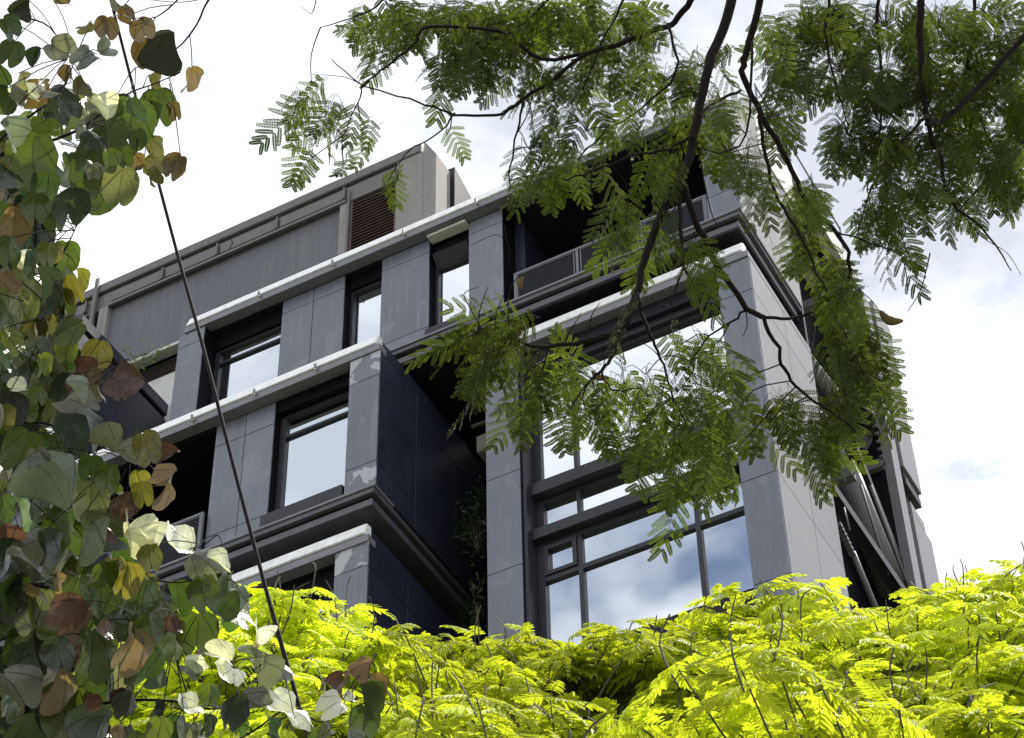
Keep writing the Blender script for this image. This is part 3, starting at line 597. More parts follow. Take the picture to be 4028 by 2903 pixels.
# ------------------------------------------------------------------ feathery tree over the top right
FT = empty('feathery_tree', (3.3, 3.6, 0))
tag(FT, 'tree with dark branches and drooping feathery compound leaves in the upper right', 'tree')
FR = 6.6
branches = [ # (D-pixel path, range start, range end, radius start, radius end)
 ([(1650, -140), (1625, -20), (1592, 90), (1562, 170), (1538, 300), (1512, 390), (1470, 462), (1432, 560), (1412, 640), (1385, 722)], 6.7, 6.3, .0138, .0072),
 ([(1385, 722), (1335, 746), (1272, 760), (1195, 768), (1130, 748)], 6.3, 6.25, .0075, .003),
 ([(1380, 728), (1352, 795), (1330, 822), (1310, 838)], 6.3, 6.3, .005, .003),
 ([(1330, 822), (1345, 850), (1368, 866), (1420, 860)], 6.3, 6.25, .003, .0012),
 ([(1507, 405), (1543, 490), (1575, 565), (1612, 625), (1652, 680), (1692, 703)], 6.45, 6.5, .009, .006),
 ([(1692, 703), (1745, 704), (1805, 692)], 6.5, 6.5, .0045, .003),
 ([(1692, 703), (1722, 775), (1742, 832), (1790, 880), (1850, 918), (1895, 955)], 6.5, 6.6, .0055, .002),
 ([(1652, 680), (1620, 712), (1570, 745), (1530, 800)], 6.5, 6.4, .0035, .0015),
 ([(1508, 412), (1508, 510), (1514, 590), (1545, 640), (1580, 690)], 6.45, 6.3, .006, .002),
 ([(1514, 590), (1490, 660), (1470, 680), (1440, 660)], 6.3, 6.2, .003, .0012),
 ([(1410, 650), (1440, 740), (1465, 790), (1490, 880)], 6.3, 6.35, .005, .002),
 ([(1700, -120), (1682, 0), (1652, 120), (1648, 170), (1692, 262), (1742, 352), (1792, 452), (1850, 512), (1882, 562), (1876, 640)], 7.0, 6.9, .0105, .004),
 ([(1680, 240), (1690, 320), (1715, 420), (1760, 500), (1800, 580), (1840, 680)], 6.9, 6.8, .006, .002),
 ([(1665, 90), (1652, 300), (1590, 340)], 6.9, 6.7, .004, .0015),
 ([(1560, -60), (1530, 0), (1490, 50), (1464, 64), (1377, 95), (1298, 119), (1238, 167), (1159, 222), (1099, 254), (1008, 250), (940, 230), (809, 191), (734, 131)], 7.2, 7.4, .010, .0012),
 ([(1300, 119), (1200, 130), (1100, 70), (952, 60), (913, 103), (857, 147), (809, 187), (793, 226), (760, 300)], 7.3, 7.4, .006, .0012),
 ([(1159, 222), (1148, 290), (1130, 370), (1128, 420)], 7.2, 7.1, .0035, .0015),
 ([(1008, 250), (975, 290), (900, 340), (860, 400)], 7.4, 7.3, .003, .001),
 ([(1480, 55), (1500, 160), (1420, 240), (1330, 300), (1290, 340)], 7.0, 6.8, .004, .0015),
 ([(1540, 300), (1480, 330), (1400, 345), (1310, 380), (1250, 400)], 6.5, 6.5, .0045, .0015),
 ([(1640, 200), (1580, 230), (1545, 255)], 6.7, 6.5, .004, .003),
 ([(2050, -140), (2040, 0), (2040, 130), (2052, 260), (2085, 360), (2105, 440), (2190, 520), (2240, 600)], 7.4, 7.1, .012, .0012),
 ([(2052, 260), (1990, 320), (1930, 420), (1900, 520)], 7.2, 7.0, .005, .0015),
 ([(1960, -100), (1945, 60), (1955, 200), (1940, 330), (1920, 420)], 7.6, 7.3, .006, .0015),
 ([(2340, 20), (2268, 80), (2180, 180), (2100, 260), (2052, 275)], 7.6, 7.2, .009, .006),
 ([(2330, 300), (2240, 330), (2180, 400), (2120, 470)], 7.6, 7.3, .005, .0015),
 ([(2150, -120), (2160, 60), (2140, 180), (2200, 330), (2230, 430)], 7.8, 7.4, .006, .0015),
 ([(1850, -100), (1830, 60), (1850, 180), (1880, 280)], 7.5, 7.2, .005, .0015),
 ([(1250, -100), (1210, 0), (1150, 60), (1060, 100), (990, 170)], 7.6, 7.4, .005, .0015),
 ([(1400, -100), (1380, 0), (1340, 80), (1290, 200)], 7.5, 7.3, .005, .0015),
 ([(900, -100), (850, 0), (780, 40), (710, 60)], 7.6, 7.5, .004, .001),
 ([(1850, 512), (1930, 540), (2000, 570), (2010, 640)], 6.9, 6.9, .0025, .001),
 ([(1840, 680), (1880, 760), (1930, 860)], 6.8, 6.7, .003, .001),
]
bpts = []
for pth, r0, r1, a, b in branches:
    P = smooth_path(dpath(pth, r0-.22, r1-.22), 4); a *= 1.12; b *= 1.25
    for i in range(1, len(P)-1): P[i] = P[i]+rng.normal(0, .0025, 3)
    rr = np.linspace(a, b, len(P)); t = MB(); t.tube(P, rr, 7); t.build('branch', M['bark'], FT, True)
    bpts += P
limb_top = at('D', 1650, -140, 6.7)
t = MB(); P = smooth_path([(3.3, 3.6, -.1), (3.1, 3.7, 2.5), (2.4, 3.8, 5.2), (1.2, 3.9, 7.4), (-.2, 4.0, 8.2), limb_top], 5)
t.tube(P, np.concatenate([np.linspace(.22, .10, 15), np.linspace(.095, .020, len(P)-15)]), 10); t.build('trunk', M['bark'], FT, True)
for (x, y) in ((1700, -120), (1560, -60), (2050, -140), (1960, -100), (2150, -120), (2340, 20), (2330, 300), (1850, -100), (1250, -100), (1400, -100), (900, -100)):
    e = at('D', x, y, 7.3); o = np.array([1.2, 3.9, 7.4]) if x > 1800 else np.array([-.2, 4.0, 8.2])
    t = MB(); Q = smooth_path([o, (o+e)/2+np.array([0, 0, .35]), e], 4); t.tube(Q, np.linspace(.05, .010, len(Q)), 7); t.build('branch', M['bark'], FT, True)
bpts = np.array(bpts)
FSET = frond_set('frond', 9, (M['feather'], M['bark']), L=[.17, .20, .15, .19, .14, .18, .22, .165, .13], npair=[7, 8, 6, 7, 6, 7, 8, 7, 6], pl=[.075, .08, .065, .08, .06, .07, .08, .075, .06], nleaf=14, ll=.0098, lw=.0043, droop=[.2, .35, .15, .45, .3, .1, .5, .25, .4])
clusters = [ # D x, y, rx, ry, count, image angle (deg, 90 = up), spread, range
 (930, 70, 110, 60, 11, -110, 70, 7.4), (1060, 60, 110, 60, 13, -80, 90, 7.4), (1190, 50, 110, 50, 12, -90, 90, 7.5), (1330, 40, 120, 50, 11, -90, 90, 7.4), (1440, 40, 60, 60, 4, -100, 90, 7.3),
 (1110, 150, 90, 50, 9, -100, 70, 7.3), (1240, 180, 80, 50, 8, -90, 70, 7.2), (1370, 140, 90, 50, 8, -90, 80, 7.2), (780, 40, 70, 50, 5, -120, 50, 7.5), (990, 170, 60, 40, 4, -100, 40, 7.4),
 (690, 190, 30, 25, 3, -130, 35, 7.4), (720, 260, 50, 40, 4, -110, 30, 7.4), (770, 260, 40, 40, 4, -105, 30, 7.4), (800, 310, 30, 30, 3, -115, 30, 7.3), (880, 400, 30, 20, 3, -95, 30, 7.2), (990, 300, 30, 20, 1, -60, 30, 7.3),
 (1170, 330, 50, 40, 6, -95, 40, 7.0), (1240, 330, 60, 50, 8, -85, 45, 6.8), (1300, 290, 60, 60, 7, -85, 60, 6.8), (1200, 390, 60, 30, 6, -100, 40, 6.9), (1300, 390, 50, 30, 5, -80, 40, 6.7), (1180, 260, 50, 30, 4, -90, 60, 7.1),
 (1420, 260, 70, 50, 9, -95, 60, 6.7), (1450, 360, 60, 40, 8, -95, 45, 6.5), (1560, 260, 60, 50, 8, -85, 60, 6.6), (1610, 340, 60, 50, 8, -85, 45, 6.7), (1660, 400, 40, 40, 5, -85, 40, 6.7), (1560, 150, 70, 50, 6, -90, 80, 6.8), (1470, 180, 50, 40, 4, -90, 70, 6.9),
 (1390, 470, 50, 30, 6, -115, 40, 6.4), (1440, 540, 40, 40, 6, -105, 40, 6.4), (1350, 510, 30, 25, 3, -140, 40, 6.4), (1530, 540, 40, 30, 3, -80, 40, 6.4), (1480, 480, 30, 30, 3, -90, 40, 6.4),
 (1050, 740, 60, 30, 7, -150, 40, 6.25), (1120, 760, 50, 35, 8, -110, 45, 6.25), (1080, 820, 60, 40, 7, -110, 40, 6.25), (1180, 810, 50, 40, 7, -95, 40, 6.25), (1250, 830, 50, 40, 7, -90, 40, 6.3), (1140, 710, 40, 15, 3, 150, 40, 6.2),
 (1320, 870, 50, 40, 6, -90, 45, 6.3), (1390, 880, 50, 40, 7, -80, 45, 6.3), (1430, 830, 40, 30, 4, -60, 50, 6.3), (1250, 780, 30, 15, 2, 100, 50, 6.3), (1360, 790, 40, 15, 3, 110, 50, 6.3),
 (1500, 770, 50, 40, 7, -75, 50, 6.4), (1560, 760, 50, 40, 7, -60, 40, 6.4), (1500, 870, 60, 50, 9, -85, 45, 6.35), (1590, 870, 60, 50, 9, -75, 40, 6.4), (1440, 960, 50, 40, 6, -100, 40, 6.3), (1530, 960, 60, 40, 8, -90, 40, 6.35), (1620, 940, 60, 40, 8, -80, 40, 6.4), (1690, 920, 40, 40, 5, -75, 40, 6.5), (1480, 1065, 30, 20, 4, -105, 30, 6.3), (1555, 1040, 50, 25, 6, -90, 35, 6.35), (1620, 1010, 40, 30, 5, -80, 35, 6.4), (1400, 970, 30, 25, 3, -95, 35, 6.3), (1310, 930, 40, 25, 4, -95, 35, 6.3), (1250, 930, 30, 25, 3, -90, 30, 6.3), (1150, 900, 30, 20, 3, -95, 30, 6.25), (1800, 1000, 30, 25, 3, -85, 30, 6.6), (1960, 860, 25, 30, 3, -75, 30, 6.7), (650, 250, 25, 30, 3, -115, 25, 7.4), (690, 350, 30, 25, 3, -110, 25, 7.4), (760, 370, 30, 20, 2, -100, 25, 7.4), (1750, 900, 40, 40, 5, -80, 40, 6.5), (1820, 930, 40, 40, 5, -80, 40, 6.6),
 (1850, 620, 40, 40, 6, -90, 40, 6.8), (1870, 690, 40, 50, 9, -90, 35, 6.8), (1900, 760, 35, 50, 7, -80, 35, 6.7), (1850, 780, 40, 40, 6, -95, 35, 6.7), (1940, 780, 25, 40, 3, -65, 30, 6.7), (1870, 870, 35, 40, 5, -85, 35, 6.7), (1780, 540, 40, 40, 5, -95, 40, 6.8), (1800, 450, 40, 40, 5, -90, 50, 6.8),
 (1790, 60, 80, 60, 8, -90, 90, 7.4), (1860, 160, 70, 60, 9, -90, 80, 7.2), (1960, 60, 80, 60, 9, -90, 90, 7.5), (2080, 60, 80, 60, 9, -90, 90, 7.5), (2200, 60, 80, 60, 9, -90, 90, 7.6), (1950, 200, 70, 60, 9, -90, 80, 7.3), (2060, 180, 70, 60, 9, -90, 80, 7.3), (2170, 180, 80, 60, 9, -90, 80, 7.5), (2250, 220, 50, 60, 6, -90, 80, 7.6),
 (1880, 300, 60, 50, 7, -90, 60, 7.1), (1960, 330, 60, 50, 8, -90, 60, 7.1), (2060, 320, 70, 50, 8, -85, 60, 7.2), (2170, 330, 70, 50, 8, -85, 60, 7.3), (2240, 370, 50, 50, 6, -90, 50, 7.3), (1990, 430, 50, 40, 5, -85, 50, 7.0), (2080, 430, 60, 40, 6, -80, 50, 7.1), (1930, 480, 40, 40, 4, -90, 50, 7.0), (2010, 560, 35, 30, 3, -80, 50, 6.9), (2230, 440, 30, 30, 2, -90, 40, 7.2), (1750, 160, 50, 50, 5, -90, 80, 7.0), (1720, 260, 40, 40, 4, -85, 60, 6.9), (2245, 130, 50, 60, 5, -90, 80, 7.6), (2260, 300, 40, 50, 4, -90, 60, 7.6), (2130, 250, 60, 50, 4, -90, 80, 7.5), (1830, 30, 60, 40, 4, -90, 90, 7.5), (1710, 90, 40, 50, 3, -90, 80, 7.1), (1000, 30, 80, 30, 5, -90, 90, 7.7), (1150, 20, 80, 30, 5, -90, 90, 7.7), (1280, 100, 70, 40, 5, -90, 80, 7.5), (860, 30, 50, 30, 3, -110, 60, 7.6), (2200, 430, 40, 25, 2, -90, 40, 7.4),
]
placed = []; tw = MB()
for (x, y, rx, ry, n, phi, sprd, r) in clusters:
    n = int(n*.68+.5) if 700 < y and 1150 < x < 1720 else int(n*.7+.5) if 220 < y < 600 and x < 1500 else int(n*2.1+.5) if y < 520 and x > 1700 else int(n*1.6+.5) if y < 210 and x > 850 else int(n*.8+.5) if x < 900 else n
    small = .82 if y < 520 else 1.0
    c = at('D', x, y, r); j = np.argmin(((bpts-c)**2).sum(1)); tip = c
    mid = (bpts[j]+tip)/2+rng.normal(0, .012, 3)+np.array([0, 0, .015]); tw.tube(smooth_path([bpts[j], mid, tip], 3), np.linspace(.0024, .0013, 7), 4)
    for k in range(n):
        a = rng.uniform(0, 2*math.pi); q = math.sqrt(rng.uniform()); bx, by = x+rx*q*math.cos(a), y+ry*q*math.sin(a)*.8
        ph = math.radians(phi+rng.normal(0, sprd*.55)); b = at('D', bx-38*math.cos(ph), by+38*math.sin(ph), r+rng.normal(0, .16))
        bs = b  # twig from the cluster stem to the foot of the leaf
        tw.tube(smooth_path([tip, (tip+bs)/2+np.array([0, 0, .02])+rng.normal(0, .006, 3), bs], 2), np.linspace(.0013, .0008, 5), 3, 0, False)
        d = unit(CR*math.cos(ph)+CU*math.sin(ph)+FW*rng.normal(0, .35)+np.array([0, 0, -.25]))
        nrm = unit(-FW*.45*rng.choice([-1, 1], p=[.6, .4])+np.array([0, 0, .75])+rng.normal(0, .35, 3)); xx = unit(np.cross(d, nrm)); nrm = np.cross(xx, d)
        placed.append((rng.integers(len(FSET)), frame_mat(b, xx, d, nrm, rng.uniform(.72, 1.1)*small*r/6.6)))
tag(tw.build('twigs', M['bark'], FT), kind='stuff')
order = rng.permutation(len(placed))
for i in order[:300]: put('frond', FSET[placed[i][0]][0], FT, placed[i][1])
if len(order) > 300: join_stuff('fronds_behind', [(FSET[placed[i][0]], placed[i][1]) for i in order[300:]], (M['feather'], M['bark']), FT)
# seed pods and bare curled tips
def pod(x, y, r, length, ang, w):
    p = MB(); a = math.radians(ang); d = CR*math.cos(a)+CU*math.sin(a); s = CR*math.sin(a)-CU*math.cos(a); b = at('D', x, y, r); V = []; Fc = []
    for i in range(9):
        t_ = i/8; c = b+d*length*t_+s*length*.18*math.sin(math.pi*t_); h = w*math.sin(math.pi*min(1, .06+.90*t_))**.6
        for k in range(8): an = 2*math.pi*k/8; V.append(c+s*h*math.cos(an)-FW*h*.28*math.sin(an)*(1+.25*math.sin(t_*22)))
    for i in range(8):
        for k in range(8): Fc.append((i*8+k, i*8+(k+1) % 8, (i+1)*8+(k+1) % 8, (i+1)*8+k))
    Fc += [tuple(range(8))[::-1], tuple(64+k for k in range(8))]
    p.add(V, Fc); o = p.build('seed_pod', M['pod'], FT, True); return o
pod(1158, 612, 6.2, .036, -95, .0085); pod(1310, 822, 6.25, .050, -20, .0095); pod(1948, 690, 6.8, .075, -22, .014); pod(1128, 740, 6.2, .04, 20, .008)
bare = [([(1900, 640), (1930, 665), (1950, 691)], 6.8), ([(1130, 745), (1125, 690), (1130, 640), (1150, 612), (1160, 613)], 6.2), ([(1070, 735), (1040, 680), (1028, 650), (1060, 636)], 6.2), ([(1060, 740), (1062, 690), (1080, 636)], 6.2), ([(1095, 735), (1100, 690), (1118, 650)], 6.2),
 ([(1300, 760), (1310, 700), (1330, 670)], 6.3), ([(1240, 770), (1265, 730), (1288, 692)], 6.3), ([(1118, 500), (1120, 530), (1095, 520), (1040, 545)], 7.0), ([(1120, 530), (1130, 555), (1125, 590)], 7.0), ([(1460, 790), (1440, 770), (1390, 740), (1380, 725)], 6.3),
 ([(1650, 680), (1655, 720), (1645, 745)], 6.4), ([(1590, 545), (1580, 590), (1560, 600)], 6.4), ([(1540, 300), (1575, 470), (1600, 500), (1632, 490)], 6.5), ([(2105, 440), (2170, 520), (2230, 560), (2262, 610)], 7.1), ([(2060, 560), (2040, 640), (2010, 690)], 6.9), ([(809, 191), (760, 170), (690, 165)], 7.4), ([(700, 0), (690, 30), (665, 12)], 7.5), ([(793, 226), (800, 270), (820, 285), (850, 270)], 7.4), ([(1148, 290), (1170, 250), (1180, 210), (1200, 160)], 7.2)]
t = MB()
for pth, r in bare: t.tube(smooth_path(dpath(pth, r, r), 4), np.linspace(.0022, .0009, (len(pth)-1)*4+1), 4)
tag(t.build('bare_twigs', M['bark'], FT), kind='stuff')

# ------------------------------------------------------------------ lime green trees along the bottom
LSET = frond_set('frond', 8, (M['lime'], M['bark2']), L=[.29, .33, .26, .31, .24, .35, .28, .27], npair=[11, 12, 10, 11, 10, 12, 11, 10], pl=[.11, .12, .10, .115, .095, .12, .105, .11], droop=[.3, .5, .2, .6, .4, .7, .25, .5], coarse=True)
def lime_tree(base, label, tops, fill, seed):
    """tops/fill: (D x, D y, range) of the leaf rosettes that form the crown"""
    r_ = np.random.default_rng(seed); T = empty('flame_tree', base); tag(T, label, 'tree', 'lime green trees along the foot of the building')
    base = np.array(base, float); ros = []; axes = []
    for x, y, r in tops+fill:
        c = at('D', x, y, r); R_ = r_.uniform(.55, .95); nn = int(R_*18); sq = r_.uniform(.6, .9)
        for i in range(nn):
            a = i*2.399+r_.uniform(0, .6); q = R_*math.sqrt((i+.3)/nn); h = sq*math.sqrt(max(R_*R_-q*q, 0)); ros.append(c+np.array([q*math.cos(a), q*math.sin(a), h-.45*R_])+r_.normal(0, .05, 3)); axes.append(unit([q*math.cos(a)*.8, q*math.sin(a)*.8, h+.35*R_]))
    cen = np.mean(ros, 0)
    fork = np.array([base[0]*.7+cen[0]*.3, base[1]*.7+cen[1]*.3, cen[2]-5.0])
    t = MB(); P = smooth_path([base-[0, 0, .1], (base*.6+fork*.4)+np.array([.15, .1, 0]), fork], 4); t.tube(P, np.linspace(.24, .15, len(P)), 10); t.build('trunk', M['bark2'], T, True)
    k = 5; hubs = []
    ang = np.linspace(0, 2*math.pi, k, endpoint=False)
    xs = np.array(ros); lo, hi = xs.min(0), xs.max(0)
    for i in range(k*2):
        c = xs[r_.integers(len(xs))]*.75+cen*.25-np.array([0, 0, r_.uniform(.7, 1.3)]); hubs.append(c)
        t = MB(); P = smooth_path([fork, fork*.45+c*.55-np.array([0, 0, .3])+r_.normal(0, .15, 3), c], 4); t.tube(P, np.linspace(.085, .012, len(P)), 7); t.build('limb', M['bark2'], T, True)
    hubs = np.array(hubs); items = []; tw = MB()
    for p, ax in zip(ros, axes):
        h = hubs[np.argmin(((hubs-p)**2).sum(1))]
        m1 = h*.5+p*.5+r_.normal(0, .12, 3)-np.array([0, 0, .15]); P = smooth_path([h, m1, p], 3); tw.tube(P, np.linspace(.014, .005, len(P)), 5)
        for j in range(r_.integers(0, 2)):
            e = p+np.array([r_.normal(0, .14), r_.normal(0, .14), r_.uniform(.10, .34)]); tw.tube(smooth_path([p-np.array([0, 0, .15]), (p+e)/2+r_.normal(0, .03, 3), e], 3), np.linspace(.008, .005, 7), 4)
        n = r_.integers(8, 11); a0 = r_.uniform(0, 6.3)
        for i in range(n):
            a = a0+i*2.399+r_.normal(0, .2); el = r_.uniform(-.25, .40); e1 = unit(np.cross(ax, [.2, 1, .1])); e2 = np.cross(ax, e1); d = unit(e1*math.cos(a)+e2*math.sin(a)+ax*el)
            nr = unit(ax+r_.normal(0, .18, 3)); x_ = unit(np.cross(d, nr)); nr = np.cross(x_, d); b = p+np.array([0, 0, r_.uniform(-.16, .06)])+d*.03
            items.append((p, (r_.integers(len(LSET)), frame_mat(b, x_, d, nr, r_.uniform(.7, 1.08)))))
    tag(tw.build('twigs', M['bark2'], T), kind='stuff')
    dist = [np.linalg.norm(p-CAM)+r_.normal(0, .8) for p, _ in items]; o = np.argsort(dist)
    for i in o[:300]: v, mm = items[i][1]; put('frond', LSET[v][0], T, mm)
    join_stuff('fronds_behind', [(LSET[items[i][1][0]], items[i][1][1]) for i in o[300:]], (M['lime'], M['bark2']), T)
    # dry flower stalks standing out of the crown
    t = MB()
    for x, y, r in tops:
        for j in range(2):
            p = at('D', x+r_.normal(0, 22), y+r_.normal(0, 8), r); e = p+np.array([r_.normal(0, .06), r_.normal(0, .06), r_.uniform(.10, .26)])
            t.tube(smooth_path([p-np.array([0, 0, .2]), (p+e)/2+r_.normal(0, .04, 3), e], 2), [.004, .003, .003, .004, .006], 4)
    tag(t.build('flower_stalks', M['bark'], T), kind='stuff')
def crown(profile, seed, x0, x1):
    """rosettes filling the picture below the crown outline, nearer ones lower"""
    r_ = np.random.default_rng(seed); px = [p[0] for p in profile]; py = [p[1] for p in profile]; tops = []; fill = []
    x = x0
    while x < x1:
        tops.append((x, np.interp(x, px, py)+(84 if x > 1500 else 72)+r_.normal(0, 10), 19.5+r_.normal(0, .8))); x += r_.uniform(85, 130)
    for row, (dyy, rr) in enumerate(((150, 18.6), (215, 17.5), (285, 16.6), (355, 15.8))):
        x = x0+r_.uniform(-30, 30)
        while x < x1:
            fill.append((x, np.interp(x, px, py)+dyy+r_.normal(0, 20), rr+r_.normal(0, .7))); x += r_.uniform(105, 165)
    return tops, fill
PROF = [(-100, 1580), (180, 1540), (330, 1430), (460, 1360), (560, 1325), (640, 1375), (700, 1335), (750, 1350), (800, 1430), (860, 1450), (920, 1430), (1000, 1460), (1080, 1440), (1180, 1445), (1245, 1430), (1310, 1385), (1370, 1440), (1450, 1450), (1520, 1420), (1600, 1370), (1685, 1315), (1760, 1350), (1850, 1370), (1905, 1420), (1960, 1360), (2040, 1335), (2130, 1330), (2200, 1310), (2400, 1320)]
for base, lab, s, a, b in (((-8.3, 10.5, 0), 'lime green feathery tree behind the hanging cable in the lower left', 21, 130, 830),
                           ((-5.8, 12.6, 0), 'lime green feathery tree in front of the giant mirrored window', 22, 860, 1500),
                           ((-3.6, 13.8, 0), 'lime green feathery tree under the right corner of the building', 23, 1530, 2360)):
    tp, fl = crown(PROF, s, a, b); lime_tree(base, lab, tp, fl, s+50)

# ------------------------------------------------------------------ orchid tree on the left
OT = empty('orchid_tree', (-4.6, 2.0, 0))
tag(OT, 'tree with broad two-lobed green, yellow and maroon leaves along the left edge', 'tree')
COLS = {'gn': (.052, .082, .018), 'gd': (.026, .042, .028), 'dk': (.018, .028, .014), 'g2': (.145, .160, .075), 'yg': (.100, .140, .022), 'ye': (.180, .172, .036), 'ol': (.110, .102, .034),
        'or': (.155, .105, .046), 'br': (.092, .068, .038), 'tn': (.165, .122, .072), 'mr': (.070, .032, .030), 'pk': (.205, .140, .118), 'gr': (.135, .150, .130), 'wh': (.80, .82, .80)}  # whitish and grey leaves: sun glare and sky sheen put into the colour
def leaf_mesh(fold, curl, wav, asym):
    half = [(.0, .0), (.10, -.07), (.24, -.06), (.38, .03), (.475, .19), (.51, .38), (.485, .58), (.40, .78), (.29, .93), (.19, .985), (.105, .95), (.045, .84), (.0, .74)]
    n = len(half); V = []; Fc = []; UV = []
    def z(x, y): return fold*abs(x)-curl*(y-.35)**2+wav*math.sin(7*y+3*x)*abs(x)-.35*abs(x)**2.2*(1 if fold > .2 else .3)
    cols = (0, .35, .7, 1)
    for s in (1, -1):
        b0 = len(V); k = asym if s < 0 else 1
        for i, (hx, hy) in enumerate(half):
            my = .74*i/(n-1)
            for c in cols:
                x, y = hx*c*s*k, my+(hy-my)*c; V.append((x, y, z(x, y))); UV.append((x, y))
        m = len(cols)
        for i in range(n-1):
            for c in range(m-1):
                q = (b0+i*m+c, b0+i*m+c+1, b0+(i+1)*m+c+1, b0+(i+1)*m+c); Fc.append(q if s > 0 else q[::-1])
    me = bpy.data.meshes.new('leaf'); me.from_pydata(V, [], Fc); uv = me.uv_layers.new(name='UVMap')
    uv.data.foreach_set('uv', [c for l in me.loops for c in UV[l.vertex_index]]); me.polygons.foreach_set('use_smooth', [True]*len(Fc)); me.materials.append(M['broad']); me.update()
    return me, np.array(V), Fc, UV
LV = [leaf_mesh(*a) for a in ((.22, .35, .16, 1), (.5, .5, .22, .95), (.8, .4, .15, 1), (1.2, .5, .2, 1.05), (.35, .9, .25, .9), (.65, -.4, .25, 1), (-.35, .6, .2, .95), (1.7, .4, .15, 1))]
GLINT = unit(np.array(SD)-FW)
def leaf_mat4(b, ang, size, w, flip, r, c='gn'):
    """w: how open the blade faces the camera (1 = face on, .2 = edge on)"""
    a = math.radians(ang); d = unit(CR*math.cos(a)+CU*math.sin(a)+FW*r.normal(0, .22)+np.array([0, 0, -.05]))
    side = unit(np.cross(d, FW)); tilt = math.acos(min(1, max(.1, w)))*flip; nrm = unit(np.cross(side, d))
    if nrm @ FW < 0: nrm = -nrm            # blade's upper side away from the viewer below
    x = unit(np.cross(d, nrm)); x2 = x*math.cos(tilt)+nrm*math.sin(tilt); n2 = np.cross(x2, d)
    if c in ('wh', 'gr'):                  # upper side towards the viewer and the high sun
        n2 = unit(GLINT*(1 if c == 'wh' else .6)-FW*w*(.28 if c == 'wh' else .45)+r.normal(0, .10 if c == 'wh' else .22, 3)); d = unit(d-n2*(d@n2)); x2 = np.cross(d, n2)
    return frame_mat(b, x2, d, n2, size)
